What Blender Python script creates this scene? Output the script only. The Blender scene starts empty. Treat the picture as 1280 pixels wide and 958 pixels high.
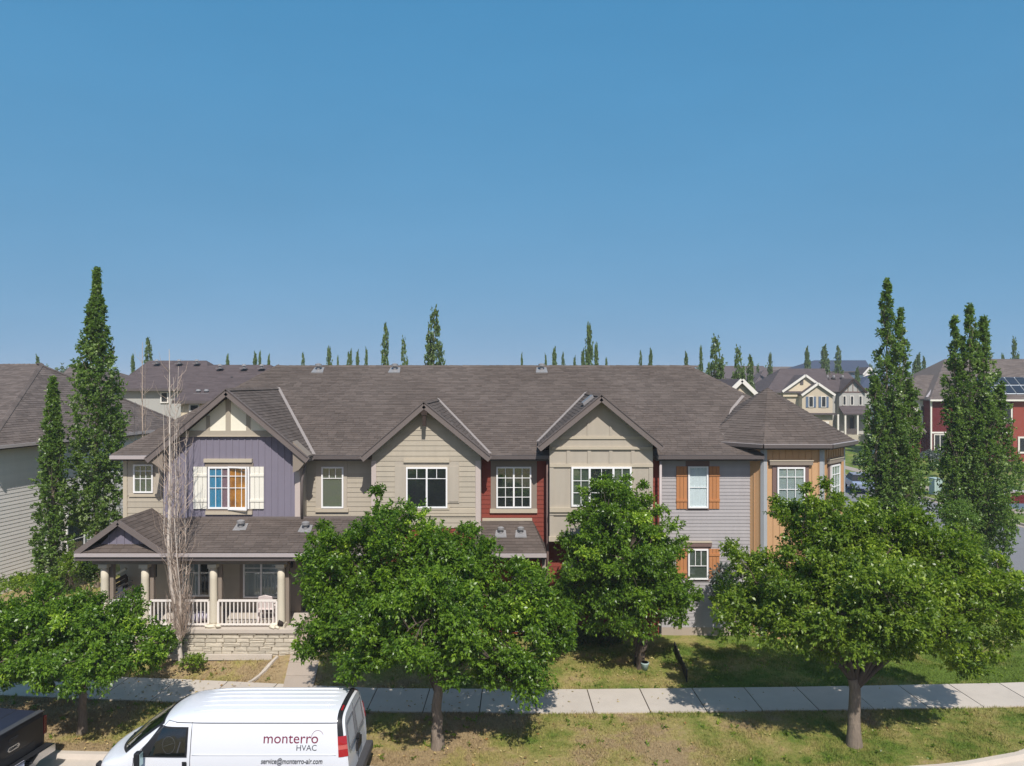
import bpy, math, random
import numpy as np
from mathutils import Vector, Matrix
R = math.radians
sc = bpy.context.scene
col = sc.collection
random.seed(7)

# ------------------------------------------------------------------ camera, sky, sun, exposure
H = 9.45                      # camera height
F = 880.0                     # focal length in photo pixels (photo 1280 wide)
cam_d = bpy.data.cameras.new('camera')
cam_d.sensor_width = 36.0
cam_d.lens = 36.0 * F / 1280.0
cam_d.clip_start = 0.1
cam_d.clip_end = 4000
cam_d.shift_y = -0.0008
cam = bpy.data.objects.new('camera', cam_d)
cam.location = (0, 0, H)
cam.rotation_euler = (R(90), 0, 0)
col.objects.link(cam)
sc.camera = cam

SUN_EL, SUN_AZ = 50.0, 11.0    # azimuth to the right of straight behind the camera
w = bpy.data.worlds.new("World"); sc.world = w; w.use_nodes = True
nt = w.node_tree; nt.nodes.clear()
sky = nt.nodes.new('ShaderNodeTexSky'); sky.sky_type = 'NISHITA'; sky.sun_disc = False
sky.sun_elevation = R(SUN_EL); sky.sun_rotation = R(180 - SUN_AZ)
sky.altitude = 1000; sky.air_density = 1.0; sky.dust_density = 1.1; sky.ozone_density = 1.6
# the air is smoky: the whole sky is even, so look it up a little above the true direction
tcn = nt.nodes.new('ShaderNodeTexCoord'); sep = nt.nodes.new('ShaderNodeSeparateXYZ'); mxz = nt.nodes.new('ShaderNodeMath'); mxz.operation = 'MAXIMUM'; mxz.inputs[1].default_value = 0.0
mad = nt.nodes.new('ShaderNodeMath'); mad.operation = 'MULTIPLY_ADD'; mad.inputs[1].default_value = 0.8; mad.inputs[2].default_value = 0.20
cmb = nt.nodes.new('ShaderNodeCombineXYZ'); nrm_ = nt.nodes.new('ShaderNodeVectorMath'); nrm_.operation = 'NORMALIZE'
nt.links.new(tcn.outputs['Generated'], sep.inputs[0]); nt.links.new(sep.outputs[2], mxz.inputs[0]); nt.links.new(mxz.outputs[0], mad.inputs[0])
nt.links.new(sep.outputs[0], cmb.inputs[0]); nt.links.new(sep.outputs[1], cmb.inputs[1]); nt.links.new(mad.outputs[0], cmb.inputs[2])
nt.links.new(cmb.outputs[0], nrm_.inputs[0]); nt.links.new(nrm_.outputs[0], sky.inputs[0])
# camera colour response of the photograph, applied to the whole sky: each channel k * value ** g
spc = nt.nodes.new('ShaderNodeSeparateColor'); cbc = nt.nodes.new('ShaderNodeCombineColor'); nt.links.new(sky.outputs[0], spc.inputs[0])
for ci_, (kk_, gg_) in enumerate(((0.93, 1.21), (2.33, 0.46), (4.04, 0.25))):
    pw = nt.nodes.new('ShaderNodeMath'); pw.operation = 'POWER'; pw.inputs[1].default_value = gg_; nt.links.new(spc.outputs[ci_], pw.inputs[0])
    ml = nt.nodes.new('ShaderNodeMath'); ml.operation = 'MULTIPLY'; ml.inputs[1].default_value = kk_; nt.links.new(pw.outputs[0], ml.inputs[0]); nt.links.new(ml.outputs[0], cbc.inputs[ci_])
bg = nt.nodes.new('ShaderNodeBackground'); bg.inputs['Strength'].default_value = 0.092
wo = nt.nodes.new('ShaderNodeOutputWorld')
cn = nt.nodes.new('ShaderNodeTexNoise'); cn.inputs['Scale'].default_value = 2.2; cn.inputs['Detail'].default_value = 5; cn.inputs['Roughness'].default_value = 0.55
cmp_ = nt.nodes.new('ShaderNodeMapping'); cmp_.inputs['Scale'].default_value = (1, 1, 3.2); nt.links.new(tcn.outputs['Generated'], cmp_.inputs[0]); nt.links.new(cmp_.outputs[0], cn.inputs['Vector'])
cmr = nt.nodes.new('ShaderNodeMapRange'); cmr.inputs[1].default_value = 0.35; cmr.inputs[2].default_value = 0.75; cmr.inputs[3].default_value = 0.975; cmr.inputs[4].default_value = 1.045; nt.links.new(cn.outputs[0], cmr.inputs[0])
cvm = nt.nodes.new('ShaderNodeVectorMath'); cvm.operation = 'SCALE'; nt.links.new(cbc.outputs[0], cvm.inputs[0]); nt.links.new(cmr.outputs[0], cvm.inputs['Scale'])   # faint wisps of thin haze
nt.links.new(cvm.outputs[0], bg.inputs[0]); nt.links.new(bg.outputs[0], wo.inputs[0])

sl = bpy.data.lights.new('sun', 'SUN'); sl.energy = 4.6; sl.angle = R(0.6); sl.color = (1.0, 0.96, 0.90)
so = bpy.data.objects.new('sun', sl); col.objects.link(so)
az = R(SUN_AZ); el = R(SUN_EL)
d = Vector((math.sin(az) * math.cos(el), -math.cos(az) * math.cos(el), math.sin(el)))
so.rotation_euler = d.to_track_quat('Z', 'Y').to_euler(); so.location = (0, -20, 60)
sc.view_settings.view_transform = 'Standard'; sc.view_settings.look = 'None'
sc.view_settings.exposure = 0.14; sc.view_settings.gamma = 1.0
try: sc.view_settings.use_curve_mapping = False
except Exception: pass
sc.cycles.max_bounces = 6; sc.cycles.transparent_max_bounces = 12

# ------------------------------------------------------------------ helpers
def X(px, Y): return (px - 640.0) / F * Y
def Z(py, Y): return H - (py - 479.0) / F * Y
def lin(c):
    c = c / 255.0
    return c / 12.92 if c <= 0.04045 else ((c + 0.055) / 1.055) ** 2.4
def rgb(r, g, b, k=0.94): return (min(.86, lin(r) * k), min(.86, lin(g) * k), min(.86, lin(b) * k), 1)

def mat(name, c, rough=0.8, var=0.12, scale=2.0, bump=0.0, bscale=30.0, island=0.0, metal=0.0, spec=0.3, c2=None, c2scale=0.5, stretch=None, coat=0.0, objrand=0.0, streak=0.0):
    m = bpy.data.materials.new(name); m.use_nodes = True
    n = m.node_tree.nodes; l = m.node_tree.links
    p = n['Principled BSDF']; p.inputs['Roughness'].default_value = rough; p.inputs['Metallic'].default_value = metal
    p.inputs['Specular IOR Level'].default_value = spec
    if coat: p.inputs['Coat Weight'].default_value = coat; p.inputs['Coat Roughness'].default_value = 0.05
    geo = n.new('ShaderNodeNewGeometry')
    vec = geo.outputs['Position']
    if stretch:
        mp = n.new('ShaderNodeVectorMath'); mp.operation = 'MULTIPLY'; mp.inputs[1].default_value = stretch
        l.new(vec, mp.inputs[0]); vec = mp.outputs[0]
    def math_(op, a, b):
        q = n.new('ShaderNodeMath'); q.operation = op
        for i, v in enumerate((a, b)):
            if isinstance(v, (int, float)): q.inputs[i].default_value = v
            else: l.new(v, q.inputs[i])
        return q.outputs[0]
    nz = n.new('ShaderNodeTexNoise'); nz.inputs['Scale'].default_value = scale; nz.inputs['Detail'].default_value = 6; nz.inputs['Roughness'].default_value = 0.65
    l.new(vec, nz.inputs['Vector'])
    val = math_('ADD', math_('MULTIPLY', math_('SUBTRACT', nz.outputs[0], 0.5), 2.4 * var), 1.0)
    if island:
        val = math_('ADD', val, math_('MULTIPLY', math_('SUBTRACT', geo.outputs['Random Per Island'], 0.5), 2 * island))
    if objrand:
        oi = n.new('ShaderNodeObjectInfo')
        val = math_('ADD', val, math_('MULTIPLY', math_('SUBTRACT', oi.outputs['Random'], 0.5), 2 * objrand))
    if streak:
        ns = n.new('ShaderNodeTexNoise'); ns.inputs['Scale'].default_value = 1.0; ns.inputs['Detail'].default_value = 4
        ms = n.new('ShaderNodeVectorMath'); ms.operation = 'MULTIPLY'; ms.inputs[1].default_value = (6, 6, 0.6)
        l.new(geo.outputs['Position'], ms.inputs[0]); l.new(ms.outputs[0], ns.inputs['Vector'])
        val = math_('ADD', val, math_('MULTIPLY', math_('SUBTRACT', ns.outputs[0], 0.5), 2 * streak))
    base = n.new('ShaderNodeRGB'); base.outputs[0].default_value = c; bo = base.outputs[0]
    if c2:
        n2 = n.new('ShaderNodeTexNoise'); n2.inputs['Scale'].default_value = c2scale; n2.inputs['Detail'].default_value = 5
        l.new(vec, n2.inputs['Vector'])
        cr = n.new('ShaderNodeValToRGB'); cr.color_ramp.elements[0].position = 0.40; cr.color_ramp.elements[1].position = 0.62
        l.new(n2.outputs[0], cr.inputs[0])
        mx = n.new('ShaderNodeMix'); mx.data_type = 'RGBA'; l.new(cr.outputs[0], mx.inputs[0])
        l.new(bo, mx.inputs[6]); mx.inputs[7].default_value = c2; bo = mx.outputs[2]
    vm = n.new('ShaderNodeVectorMath'); vm.operation = 'SCALE'; l.new(bo, vm.inputs[0]); l.new(val, vm.inputs['Scale'])
    l.new(vm.outputs[0], p.inputs['Base Color'])
    if bump:
        nb = n.new('ShaderNodeTexNoise'); nb.inputs['Scale'].default_value = bscale; nb.inputs['Detail'].default_value = 5
        l.new(vec, nb.inputs['Vector'])
        b = n.new('ShaderNodeBump'); b.inputs['Strength'].default_value = bump; b.inputs['Distance'].default_value = 0.02
        l.new(nb.outputs[0], b.inputs['Height']); l.new(b.outputs[0], p.inputs['Normal'])
    return m

def leafmat(name, c1, c2, c3=None, transl=0.35):
    """foliage: hue varies leaf by leaf (island) and clump by clump (attribute tint)"""
    m = bpy.data.materials.new(name); m.use_nodes = True
    n = m.node_tree.nodes; l = m.node_tree.links
    n.clear()
    out = n.new('ShaderNodeOutputMaterial')
    geo = n.new('ShaderNodeNewGeometry')
    at = n.new('ShaderNodeAttribute'); at.attribute_name = 'tint'
    a = n.new('ShaderNodeMath'); a.operation = 'MULTIPLY'; a.inputs[1].default_value = 0.45; l.new(geo.outputs['Random Per Island'], a.inputs[0])
    b = n.new('ShaderNodeMath'); b.operation = 'MULTIPLY_ADD'; b.inputs[1].default_value = 0.55; l.new(at.outputs['Fac'], b.inputs[0]); l.new(a.outputs[0], b.inputs[2])
    cr = n.new('ShaderNodeValToRGB'); l.new(b.outputs[0], cr.inputs[0])
    cr.color_ramp.elements[0].position = 0.1; cr.color_ramp.elements[0].color = c1
    cr.color_ramp.elements[1].position = 0.8; cr.color_ramp.elements[1].color = c2
    if c3:
        e = cr.color_ramp.elements.new(0.97); e.color = c3
    p = n.new('ShaderNodeBsdfPrincipled'); p.inputs['Roughness'].default_value = 0.36; p.inputs['Specular IOR Level'].default_value = 0.5
    l.new(cr.outputs[0], p.inputs['Base Color'])
    t = n.new('ShaderNodeBsdfTranslucent')
    vm = n.new('ShaderNodeVectorMath'); vm.operation = 'MULTIPLY'; vm.inputs[1].default_value = (1.25, 1.35, 0.6); l.new(cr.outputs[0], vm.inputs[0]); l.new(vm.outputs[0], t.inputs['Color'])
    mx = n.new('ShaderNodeMixShader'); mx.inputs[0].default_value = transl
    l.new(p.outputs[0], mx.inputs[1]); l.new(t.outputs[0], mx.inputs[2]); l.new(mx.outputs[0], out.inputs['Surface'])
    return m

def glassmat(name, tint=(0.95, 0.97, 0.97, 1), refl=0.10):
    m = bpy.data.materials.new(name); m.use_nodes = True
    n = m.node_tree.nodes; l = m.node_tree.links; n.clear()
    out = n.new('ShaderNodeOutputMaterial')
    tr = n.new('ShaderNodeBsdfTransparent'); tr.inputs[0].default_value = tint
    g = n.new('ShaderNodeBsdfGlossy'); g.inputs['Roughness'].default_value = 0.03; g.inputs['Color'].default_value = (0.9, 0.95, 1, 1)
    lw = n.new('ShaderNodeLayerWeight'); fr = n.new('ShaderNodeMath'); fr.operation = 'POWER'; fr.inputs[1].default_value = 4.0; l.new(lw.outputs['Facing'], fr.inputs[0])
    ad = n.new('ShaderNodeMath'); ad.operation = 'ADD'; ad.inputs[1].default_value = refl; ad.use_clamp = True; l.new(fr.outputs[0], ad.inputs[0])
    mx = n.new('ShaderNodeMixShader'); l.new(ad.outputs[0], mx.inputs[0]); l.new(tr.outputs[0], mx.inputs[1]); l.new(g.outputs[0], mx.inputs[2])
    l.new(mx.outputs[0], out.inputs['Surface'])
    return m

LOC = {}
def org(o):
    while o is not None and o.parent is not None: o = o.parent
    return LOC.get(o.name, Vector((0, 0, 0))) if o is not None else Vector((0, 0, 0))

def thing(name, label, cat, loc=(0, 0, 0), group=None):
    o = bpy.data.objects.new(name, None); col.objects.link(o); o.empty_display_size = 0.3
    o.location = loc; o['label'] = label; o['category'] = cat
    if group: o['group'] = group
    LOC[o.name] = Vector(loc)
    return o
def tag(o, label, cat, group=None):
    o['label'] = label; o['category'] = cat
    if group: o['group'] = group
    return o

class MB:
    def __init__(s): s.v = []; s.f = []
    def add(s, vs, fs):
        b = len(s.v); s.v += [tuple(v) for v in vs]; s.f += [tuple(i + b for i in f) for f in fs]; return s
    def box(s, x0, x1, y0, y1, z0, z1):
        return s.add([(x0,y0,z0),(x1,y0,z0),(x1,y1,z0),(x0,y1,z0),(x0,y0,z1),(x1,y0,z1),(x1,y1,z1),(x0,y1,z1)],
              [(0,3,2,1),(4,5,6,7),(0,1,5,4),(1,2,6,5),(2,3,7,6),(3,0,4,7)])
    def prism(s, poly, off):
        """poly: 3D points; off: vector to extrude"""
        n = len(poly); off = Vector(off); p = [Vector(q) for q in poly]
        nm = Vector((0,0,0))
        for i in range(n): nm += p[i].cross(p[(i+1) % n])
        if nm.dot(off) > 0: p = p[::-1]
        vs = p + [q + off for q in p]
        fs = [tuple(range(n)), tuple(range(2*n-1, n-1, -1))] + [(i, i+n, (i+1) % n + n, (i+1) % n) for i in range(n)]
        return s.add(vs, fs)
    def bar(s, a, b, wd, ht, up=(0,0,1)):
        """rectangular bar from a to b, wd across, ht along up"""
        a = Vector(a); b = Vector(b); t = (b - a).normalized(); up = Vector(up)
        sd = t.cross(up).normalized() * wd / 2; u2 = sd.cross(t).normalized() * ht / 2
        vs = []
        for p in (a, b): vs += [p - sd - u2, p + sd - u2, p + sd + u2, p - sd + u2]
        return s.add(vs, [(0,1,2,3)[::-1], (4,5,6,7), (0,1,5,4), (1,2,6,5), (2,3,7,6), (3,0,4,7)])
    def tube(s, pts, rad, n=8, cap=True):
        pts = [Vector(p) for p in pts]
        if isinstance(rad, (int, float)): rad = [rad] * len(pts)
        vs = []; fs = []
        prev = None
        for i, p in enumerate(pts):
            t = (pts[min(i+1, len(pts)-1)] - pts[max(i-1, 0)])
            t = t.normalized() if t.length > 1e-9 else Vector((0,0,1))
            a = Vector((1,0,0)) if abs(t.x) < 0.8 else Vector((0,1,0))
            if prev is not None: a = prev
            u = (a - t * a.dot(t)).normalized(); v = t.cross(u); prev = u
            for k in range(n):
                th = 2 * math.pi * k / n
                vs.append(p + (u * math.cos(th) + v * math.sin(th)) * rad[i])
        for i in range(len(pts) - 1):
            for k in range(n):
                fs.append((i*n+k, i*n+(k+1) % n, (i+1)*n+(k+1) % n, (i+1)*n+k))
        if cap: fs.append(tuple(range(n))[::-1]); fs.append(tuple(range((len(pts)-1)*n, len(pts)*n)))
        return s.add(vs, fs)
    def xf(s, O, ang):
        c, sn = math.cos(ang), math.sin(ang)
        s.v = [(O[0] + c*x - sn*y, O[1] + sn*x + c*y, z + (O[2] if len(O) > 2 else 0)) for x, y, z in s.v]; return s
    def build(s, name, m, parent=None, label=None, kind=None, smooth=False, bevel=0):
        o3 = org(parent)
        me = bpy.data.meshes.new(name)
        me.from_pydata([(x - o3[0], y - o3[1], z - o3[2]) for x, y, z in s.v], [], s.f)
        if m is not None: me.materials.append(m)
        if smooth: me.polygons.foreach_set('use_smooth', [True] * len(me.polygons))
        me.update()
        o = bpy.data.objects.new(name, me); col.objects.link(o)
        if parent is not None: o.parent = parent
        if label: o['label'] = label
        if kind: o['kind'] = kind
        if bevel:
            b = o.modifiers.new('bevel', 'BEVEL'); b.width = bevel; b.segments = 2; b.limit_method = 'ANGLE'
        return o

UB = {}
def bxo(name, m, parent, x0, x1, y0, y1, z0, z1, O=None, ang=0.0, wedge=False, tilt=0.0):
    """one box as an object of its own, sharing one mesh per material"""
    k = (m.name, wedge)
    if k not in UB:
        q = MB()
        if wedge:  # lap board: thicker at its bottom (local -y is outward)
            q.add([(-.5,-.5,-.5),(.5,-.5,-.5),(.5,.5,-.5),(-.5,.5,-.5),(-.5,.25,.5),(.5,.25,.5),(.5,.5,.5),(-.5,.5,.5)],
                  [(0,3,2,1),(4,5,6,7),(0,1,5,4),(1,2,6,5),(2,3,7,6),(3,0,4,7)])
        else: q.box(-.5,.5,-.5,.5,-.5,.5)
        me = bpy.data.meshes.new(name); me.from_pydata(q.v, [], q.f); me.materials.append(m); me.update(); UB[k] = me
    o = bpy.data.objects.new(name, UB[k]); col.objects.link(o)
    c = Vector(((x0+x1)/2, (y0+y1)/2, (z0+z1)/2))
    if O is not None:
        cs, sn = math.cos(ang), math.sin(ang)
        c = Vector((O[0] + cs*c.x - sn*c.y, O[1] + sn*c.x + cs*c.y, c.z + (O[2] if len(O) > 2 else 0)))
    o.location = c - org(parent); o.scale = (abs(x1-x0), abs(y1-y0), abs(z1-z0)); o.rotation_euler = (0, tilt, ang)
    if parent is not None: o.parent = parent
    return o

def fast_mesh(name, V, Fq, m, parent=None, tint=None, kind=None):
    """V (n,3) array in world space, Fq (k,3|4) index array"""
    o3 = org(parent)
    V = V - np.array([o3[0], o3[1], o3[2]])
    me = bpy.data.meshes.new(name)
    me.vertices.add(len(V)); me.vertices.foreach_set('co', V.astype(np.float32).ravel())
    k, c = Fq.shape
    me.loops.add(k * c); me.loops.foreach_set('vertex_index', Fq.astype(np.int32).ravel())
    me.polygons.add(k); me.polygons.foreach_set('loop_start', np.arange(0, k*c, c, dtype=np.int32))
    try: me.polygons.foreach_set('loop_total', np.full(k, c, dtype=np.int32))
    except Exception: pass
    if tint is not None:
        a = me.attributes.new('tint', 'FLOAT', 'POINT'); a.data.foreach_set('value', tint.astype(np.float32))
    me.materials.append(m); me.update(calc_edges=True); me.validate()
    o = bpy.data.objects.new(name, me); col.objects.link(o)
    if parent is not None: o.parent = parent
    if kind: o['kind'] = kind
    return o

# ------------------------------------------------------------------ materials
M = {}
M['shingle'] = mat('roof_shingle', rgb(95, 85, 79), 0.95, 0.11, 0.9, 0.5, 90, island=0.15, spec=0.15, c2=rgb(101, 91, 85), c2scale=.30)
M['shingle2'] = mat('brown_shingle', rgb(105, 95, 90), 0.95, 0.16, 1.1, 0.5, 90, island=0.2, spec=0.15)
M['shingle3'] = mat('dark_far_shingle', rgb(92, 82, 82), 0.95, 0.14, 1.1, 0.3, 60, island=0.12, spec=0.15)
M['shingle4'] = mat('blue_far_shingle', rgb(66, 74, 92), 0.9, 0.1, 1.0, 0.2, 60, spec=0.2)
M['fascia'] = mat('grey_brown_fascia', rgb(112, 102, 98), 0.6, 0.06, 3, streak=0.05)
M['gutter'] = mat('dark_gutter', rgb(96, 88, 86), 0.45, 0.06, 3)
M['gutter_l'] = mat('pale_gutter', rgb(176, 166, 164), 0.4, 0.05, 3)
M['soffit'] = mat('soffit', rgb(90, 84, 80), 0.8, 0.05)
M['flash'] = mat('metal_flashing', rgb(150, 140, 134), 0.7, 0.1, 5)
M['purple'] = mat('purple_siding', rgb(126, 120, 133), 0.75, 0.05, 2, 0.1, 60, objrand=0.03, streak=0.06)
M['beige'] = mat('beige_siding', rgb(174, 164, 147), 0.75, 0.06, 2, 0.1, 60, objrand=0.045, streak=0.09)
M['beige2'] = mat('beige_panel', rgb(176, 166, 151), 0.8, 0.07, 1.2, 0.15, 80, streak=0.10)
M['tan'] = mat('tan_trim', rgb(186, 174, 154), 0.7, 0.04, 3, streak=0.05)
M['dtan'] = mat('dark_tan_trim', rgb(140, 128, 116), 0.7, 0.04, 3)
M['pinktrim'] = mat('pinkish_corner_trim', rgb(190, 176, 168), 0.7, 0.04, 3, streak=0.04)
M['brown'] = mat('brown_trim', rgb(120, 98, 92), 0.7, 0.05, 3)
M['red'] = mat('red_siding', rgb(130, 62, 50), 0.75, 0.08, 2, 0.1, 60, objrand=0.04, streak=0.06)
M['grey'] = mat('grey_siding', rgb(166, 161, 161), 0.75, 0.05, 2, 0.08, 60, objrand=0.04, streak=0.08)
M['greytrim'] = mat('blue_grey_trim', rgb(168, 170, 172), 0.6, 0.04, 3)
M['house_l'] = mat('pale_vinyl', rgb(226, 220, 214), 0.6, 0.05, 2, objrand=0.03, streak=0.05, island=0.03)
M['orange'] = mat('orange_siding', rgb(194, 154, 114), 0.75, 0.05, 2, 0.1, 60, objrand=0.03, streak=0.06)
M['shutter_o'] = mat('orange_shutter', rgb(184, 126, 82), 0.6, 0.07, 4, streak=0.08)
M['shutter_c'] = mat('cream_shutter', rgb(232, 227, 213), 0.6, 0.04, 4, streak=0.05)
M['cream'] = mat('cream_stucco', rgb(234, 228, 208), 0.85, 0.05, 3, 0.2, 120)
M['timber'] = mat('half_timber', rgb(168, 158, 142), 0.8, 0.06, 3, streak=0.06)
M['white'] = mat('white_vinyl', rgb(238, 236, 234), 0.4, 0.02, 3)
M['whitewood'] = mat('white_rail_paint', rgb(232, 224, 216), 0.5, 0.04, 6)
M['column'] = mat('cream_column', rgb(206, 196, 176), 0.6, 0.05, 4, streak=0.05)
M['inside'] = mat('painted_room_dark', (0.02, 0.022, 0.024, 1), 0.7, 0.5, 1.2)  # near-black tone painted in for the gloom of unlit interiors
M['blind'] = mat('window_blind', rgb(190, 200, 198, 0.7), 0.8, 0.08, 3)
M['blind2'] = mat('green_grey_blind', rgb(96, 106, 92, 0.8), 0.8, 0.1, 3)
M['curtain_b'] = mat('blue_curtain', rgb(14, 138, 182, 0.9), 0.9, 0.4, 6, stretch=(3, 1, 0.3))
M['curtain_p'] = mat('mauve_curtain', rgb(160, 128, 138, 0.8), 0.9, 0.2, 6, stretch=(3, 1, 0.3))
M['curtain_w'] = mat('white_curtain', rgb(236, 240, 240, 0.98), 0.9, 0.15, 6, stretch=(4, 1, 0.3))
M['amber'] = mat('amber_shade', rgb(212, 140, 48, 0.85), 0.8, 0.5, 5, c2=rgb(150, 92, 34), c2scale=2)
M['glass'] = glassmat('window_glass')
M['glass_d'] = glassmat('tinted_car_glass', (0.35, 0.42, 0.4, 1), 0.10)
M['concrete'] = mat('concrete', rgb(192, 181, 168), 0.9, 0.15, 1.1, 0.25, 60, objrand=0.05)
M['concrete2'] = mat('old_concrete', rgb(166, 152, 138), 0.9, 0.14, 1.4, 0.3, 60, objrand=0.06)
M['jointbed'] = mat('joint_dirt', rgb(92, 82, 70), 1, 0.2, 3)
M['asphalt'] = mat('asphalt', (0.115, 0.112, 0.115, 1), 0.95, 0.16, 0.8, 0.5, 120, spec=0.15)
M['stone'] = mat('ledge_stone', rgb(196, 186, 168), 0.9, 0.22, 5, 0.5, 25, objrand=0.14)
M['mortar'] = mat('mortar', rgb(140, 124, 104), 0.95, 0.2, 8)
M['bark'] = mat('tree_bark', rgb(134, 120, 106), 0.95, 0.55, 11, 1.0, 30, stretch=(2.5, 2.5, 0.5))
M['bark_d'] = mat('dark_bark', rgb(92, 80, 70), 0.95, 0.28, 7, 0.8, 20, stretch=(2.5, 2.5, 0.5))
M['bark_w'] = mat('dead_pale_bark', rgb(202, 190, 178), 0.9, 0.25, 5, 0.4, 25, stretch=(2, 2, 0.5))
M['twig_r'] = mat('dead_reddish_twigs', rgb(184, 164, 148), 0.9, 0.25, 5, island=0.25)
M['leaf_a'] = leafmat('leaf_green', (0.048, 0.115, 0.013, 1), (0.200, 0.330, 0.027, 1), (0.38, 0.52, 0.05, 1), 0.42)
M['leaf_b'] = leafmat('leaf_yellow_green', (0.068, 0.140, 0.016, 1), (0.250, 0.345, 0.034, 1), (0.42, 0.52, 0.07, 1), 0.42)
M['leaf_p'] = leafmat('leaf_poplar', (0.075, 0.150, 0.030, 1), (0.200, 0.300, 0.065, 1), (0.42, 0.52, 0.24, 1), 0.42)
M['leaf_far'] = leafmat('leaf_far', (0.070, 0.125, 0.036, 1), (0.165, 0.235, 0.070, 1), None, 0.2)
M['leaf_s'] = leafmat('leaf_bush', (0.03, 0.07, 0.012, 1), (0.10, 0.16, 0.02, 1), None, 0.3)
M['leaf_blue'] = leafmat('leaf_silver', (0.07, 0.09, 0.08, 1), (0.16, 0.19, 0.17, 1), None, 0.2)
M['van'] = mat('white_van_paint', (0.68, 0.69, 0.72, 1), 0.28, 0.02, 2, coat=0.6, spec=0.5)
M['black_pl'] = mat('black_plastic', (0.018, 0.018, 0.02, 1), 0.45, 0.1, 5)
M['grey_pl'] = mat('grey_plastic', (0.06, 0.06, 0.065, 1), 0.5, 0.1, 5)
M['seam'] = mat('panel_gap', (0.10, 0.10, 0.11, 1), 0.7, 0.0)
M['redlamp'] = mat('red_lamp', (0.33, 0.010, 0.016, 1), 0.2, 0.1, 12, coat=0.8)
M['clearlamp'] = mat('clear_lamp', (0.48, 0.10, 0.09, 1), 0.15, 0.1, 12, coat=0.8)
M['truck'] = mat('black_truck_paint', (0.006, 0.006, 0.008, 1), 0.35, 0.1, 3, coat=0.35, spec=0.3)
M['darklamp'] = mat('dark_red_lamp', (0.06, 0.004, 0.006, 1), 0.2, 0.1, 12, coat=0.8)
M['road_pale'] = mat('worn_asphalt', (0.20, 0.195, 0.20, 1), 0.95, 0.12, 0.6, 0.4, 100, spec=0.15)
M['tonneau'] = mat('dark_blue_tonneau', (0.018, 0.022, 0.04, 1), 0.55, 0.1, 4)
M['chrome'] = mat('chrome', (0.55, 0.56, 0.58, 1), 0.22, 0.05, 4, metal=1.0)
M['plate'] = mat('licence_plate', rgb(200, 200, 215), 0.4, 0.15, 14)
M['tyre'] = mat('tyre', (0.02, 0.02, 0.02, 1), 0.85)
M['rim'] = mat('wheel_rim', (0.4, 0.4, 0.42, 1), 0.35, metal=0.8)
M['ink_m'] = mat('maroon_print', rgb(120, 22, 60, 0.9), 0.5, 0.0)
M['ink_g'] = mat('grey_print', rgb(44, 46, 56, 0.9), 0.5, 0.0)
M['mirror'] = mat('mirror_face', (0.45, 0.6, 0.6, 1), 0.25, 0.0, metal=0.5)
M['util'] = mat('green_utility_paint', rgb(166, 184, 178), 0.5, 0.06, 2)
M['darkred'] = mat('dark_red_siding', rgb(98, 32, 36), 0.8, 0.08, 1.5)
M['farwhite'] = mat('far_white_trim', rgb(228, 222, 212), 0.6, 0.03)
M['farbeige'] = mat('far_beige_siding', rgb(196, 182, 160), 0.8, 0.05, 1)
M['farcream'] = mat('far_cream_siding', rgb(214, 198, 170), 0.8, 0.05, 1)
M['fargrey'] = mat('far_grey_siding', rgb(172, 170, 164), 0.8, 0.05, 1)
M['farblue'] = mat('far_blue_siding', rgb(96, 112, 134), 0.8, 0.05, 1)
M['farred'] = mat('far_brick_red', rgb(146, 70, 58), 0.85, 0.08, 1.5)
M['solar'] = mat('solar_cell', (0.010, 0.014, 0.026, 1), 0.4, 0.15, 2, spec=0.6)
M['alu'] = mat('aluminium', rgb(200, 205, 210), 0.4, 0.04, metal=0.4)
M['vent'] = mat('vent_cap', rgb(146, 144, 144), 0.4, 0.08, 6, metal=0.2)
M['blackm'] = mat('black_metal', (0.02, 0.02, 0.022, 1), 0.6, 0.1)
M['dkwood'] = mat('dark_wood', rgb(58, 46, 40), 0.8, 0.15, 6)
M['door'] = mat('white_door', rgb(196, 196, 196), 0.6, 0.04)
M['plastic_w'] = mat('white_chair_plastic', rgb(228, 214, 210), 0.5, 0.04)
M['fabric'] = mat('mauve_cushion', rgb(188, 180, 196), 0.9, 0.15, 8)
M['orn'] = mat('white_plaster', rgb(226, 216, 196), 0.85, 0.1, 10, 0.4, 30)
M['orn_d'] = mat('dark_plaster', rgb(54, 46, 42), 0.85, 0.1, 10)
M['carblue'] = mat('dark_blue_car_paint', (0.015, 0.02, 0.05, 1), 0.25, 0.05, coat=1.0)
M['carsilver'] = mat('pale_blue_car_paint', rgb(140, 150, 172), 0.3, 0.05, coat=0.8)

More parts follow.
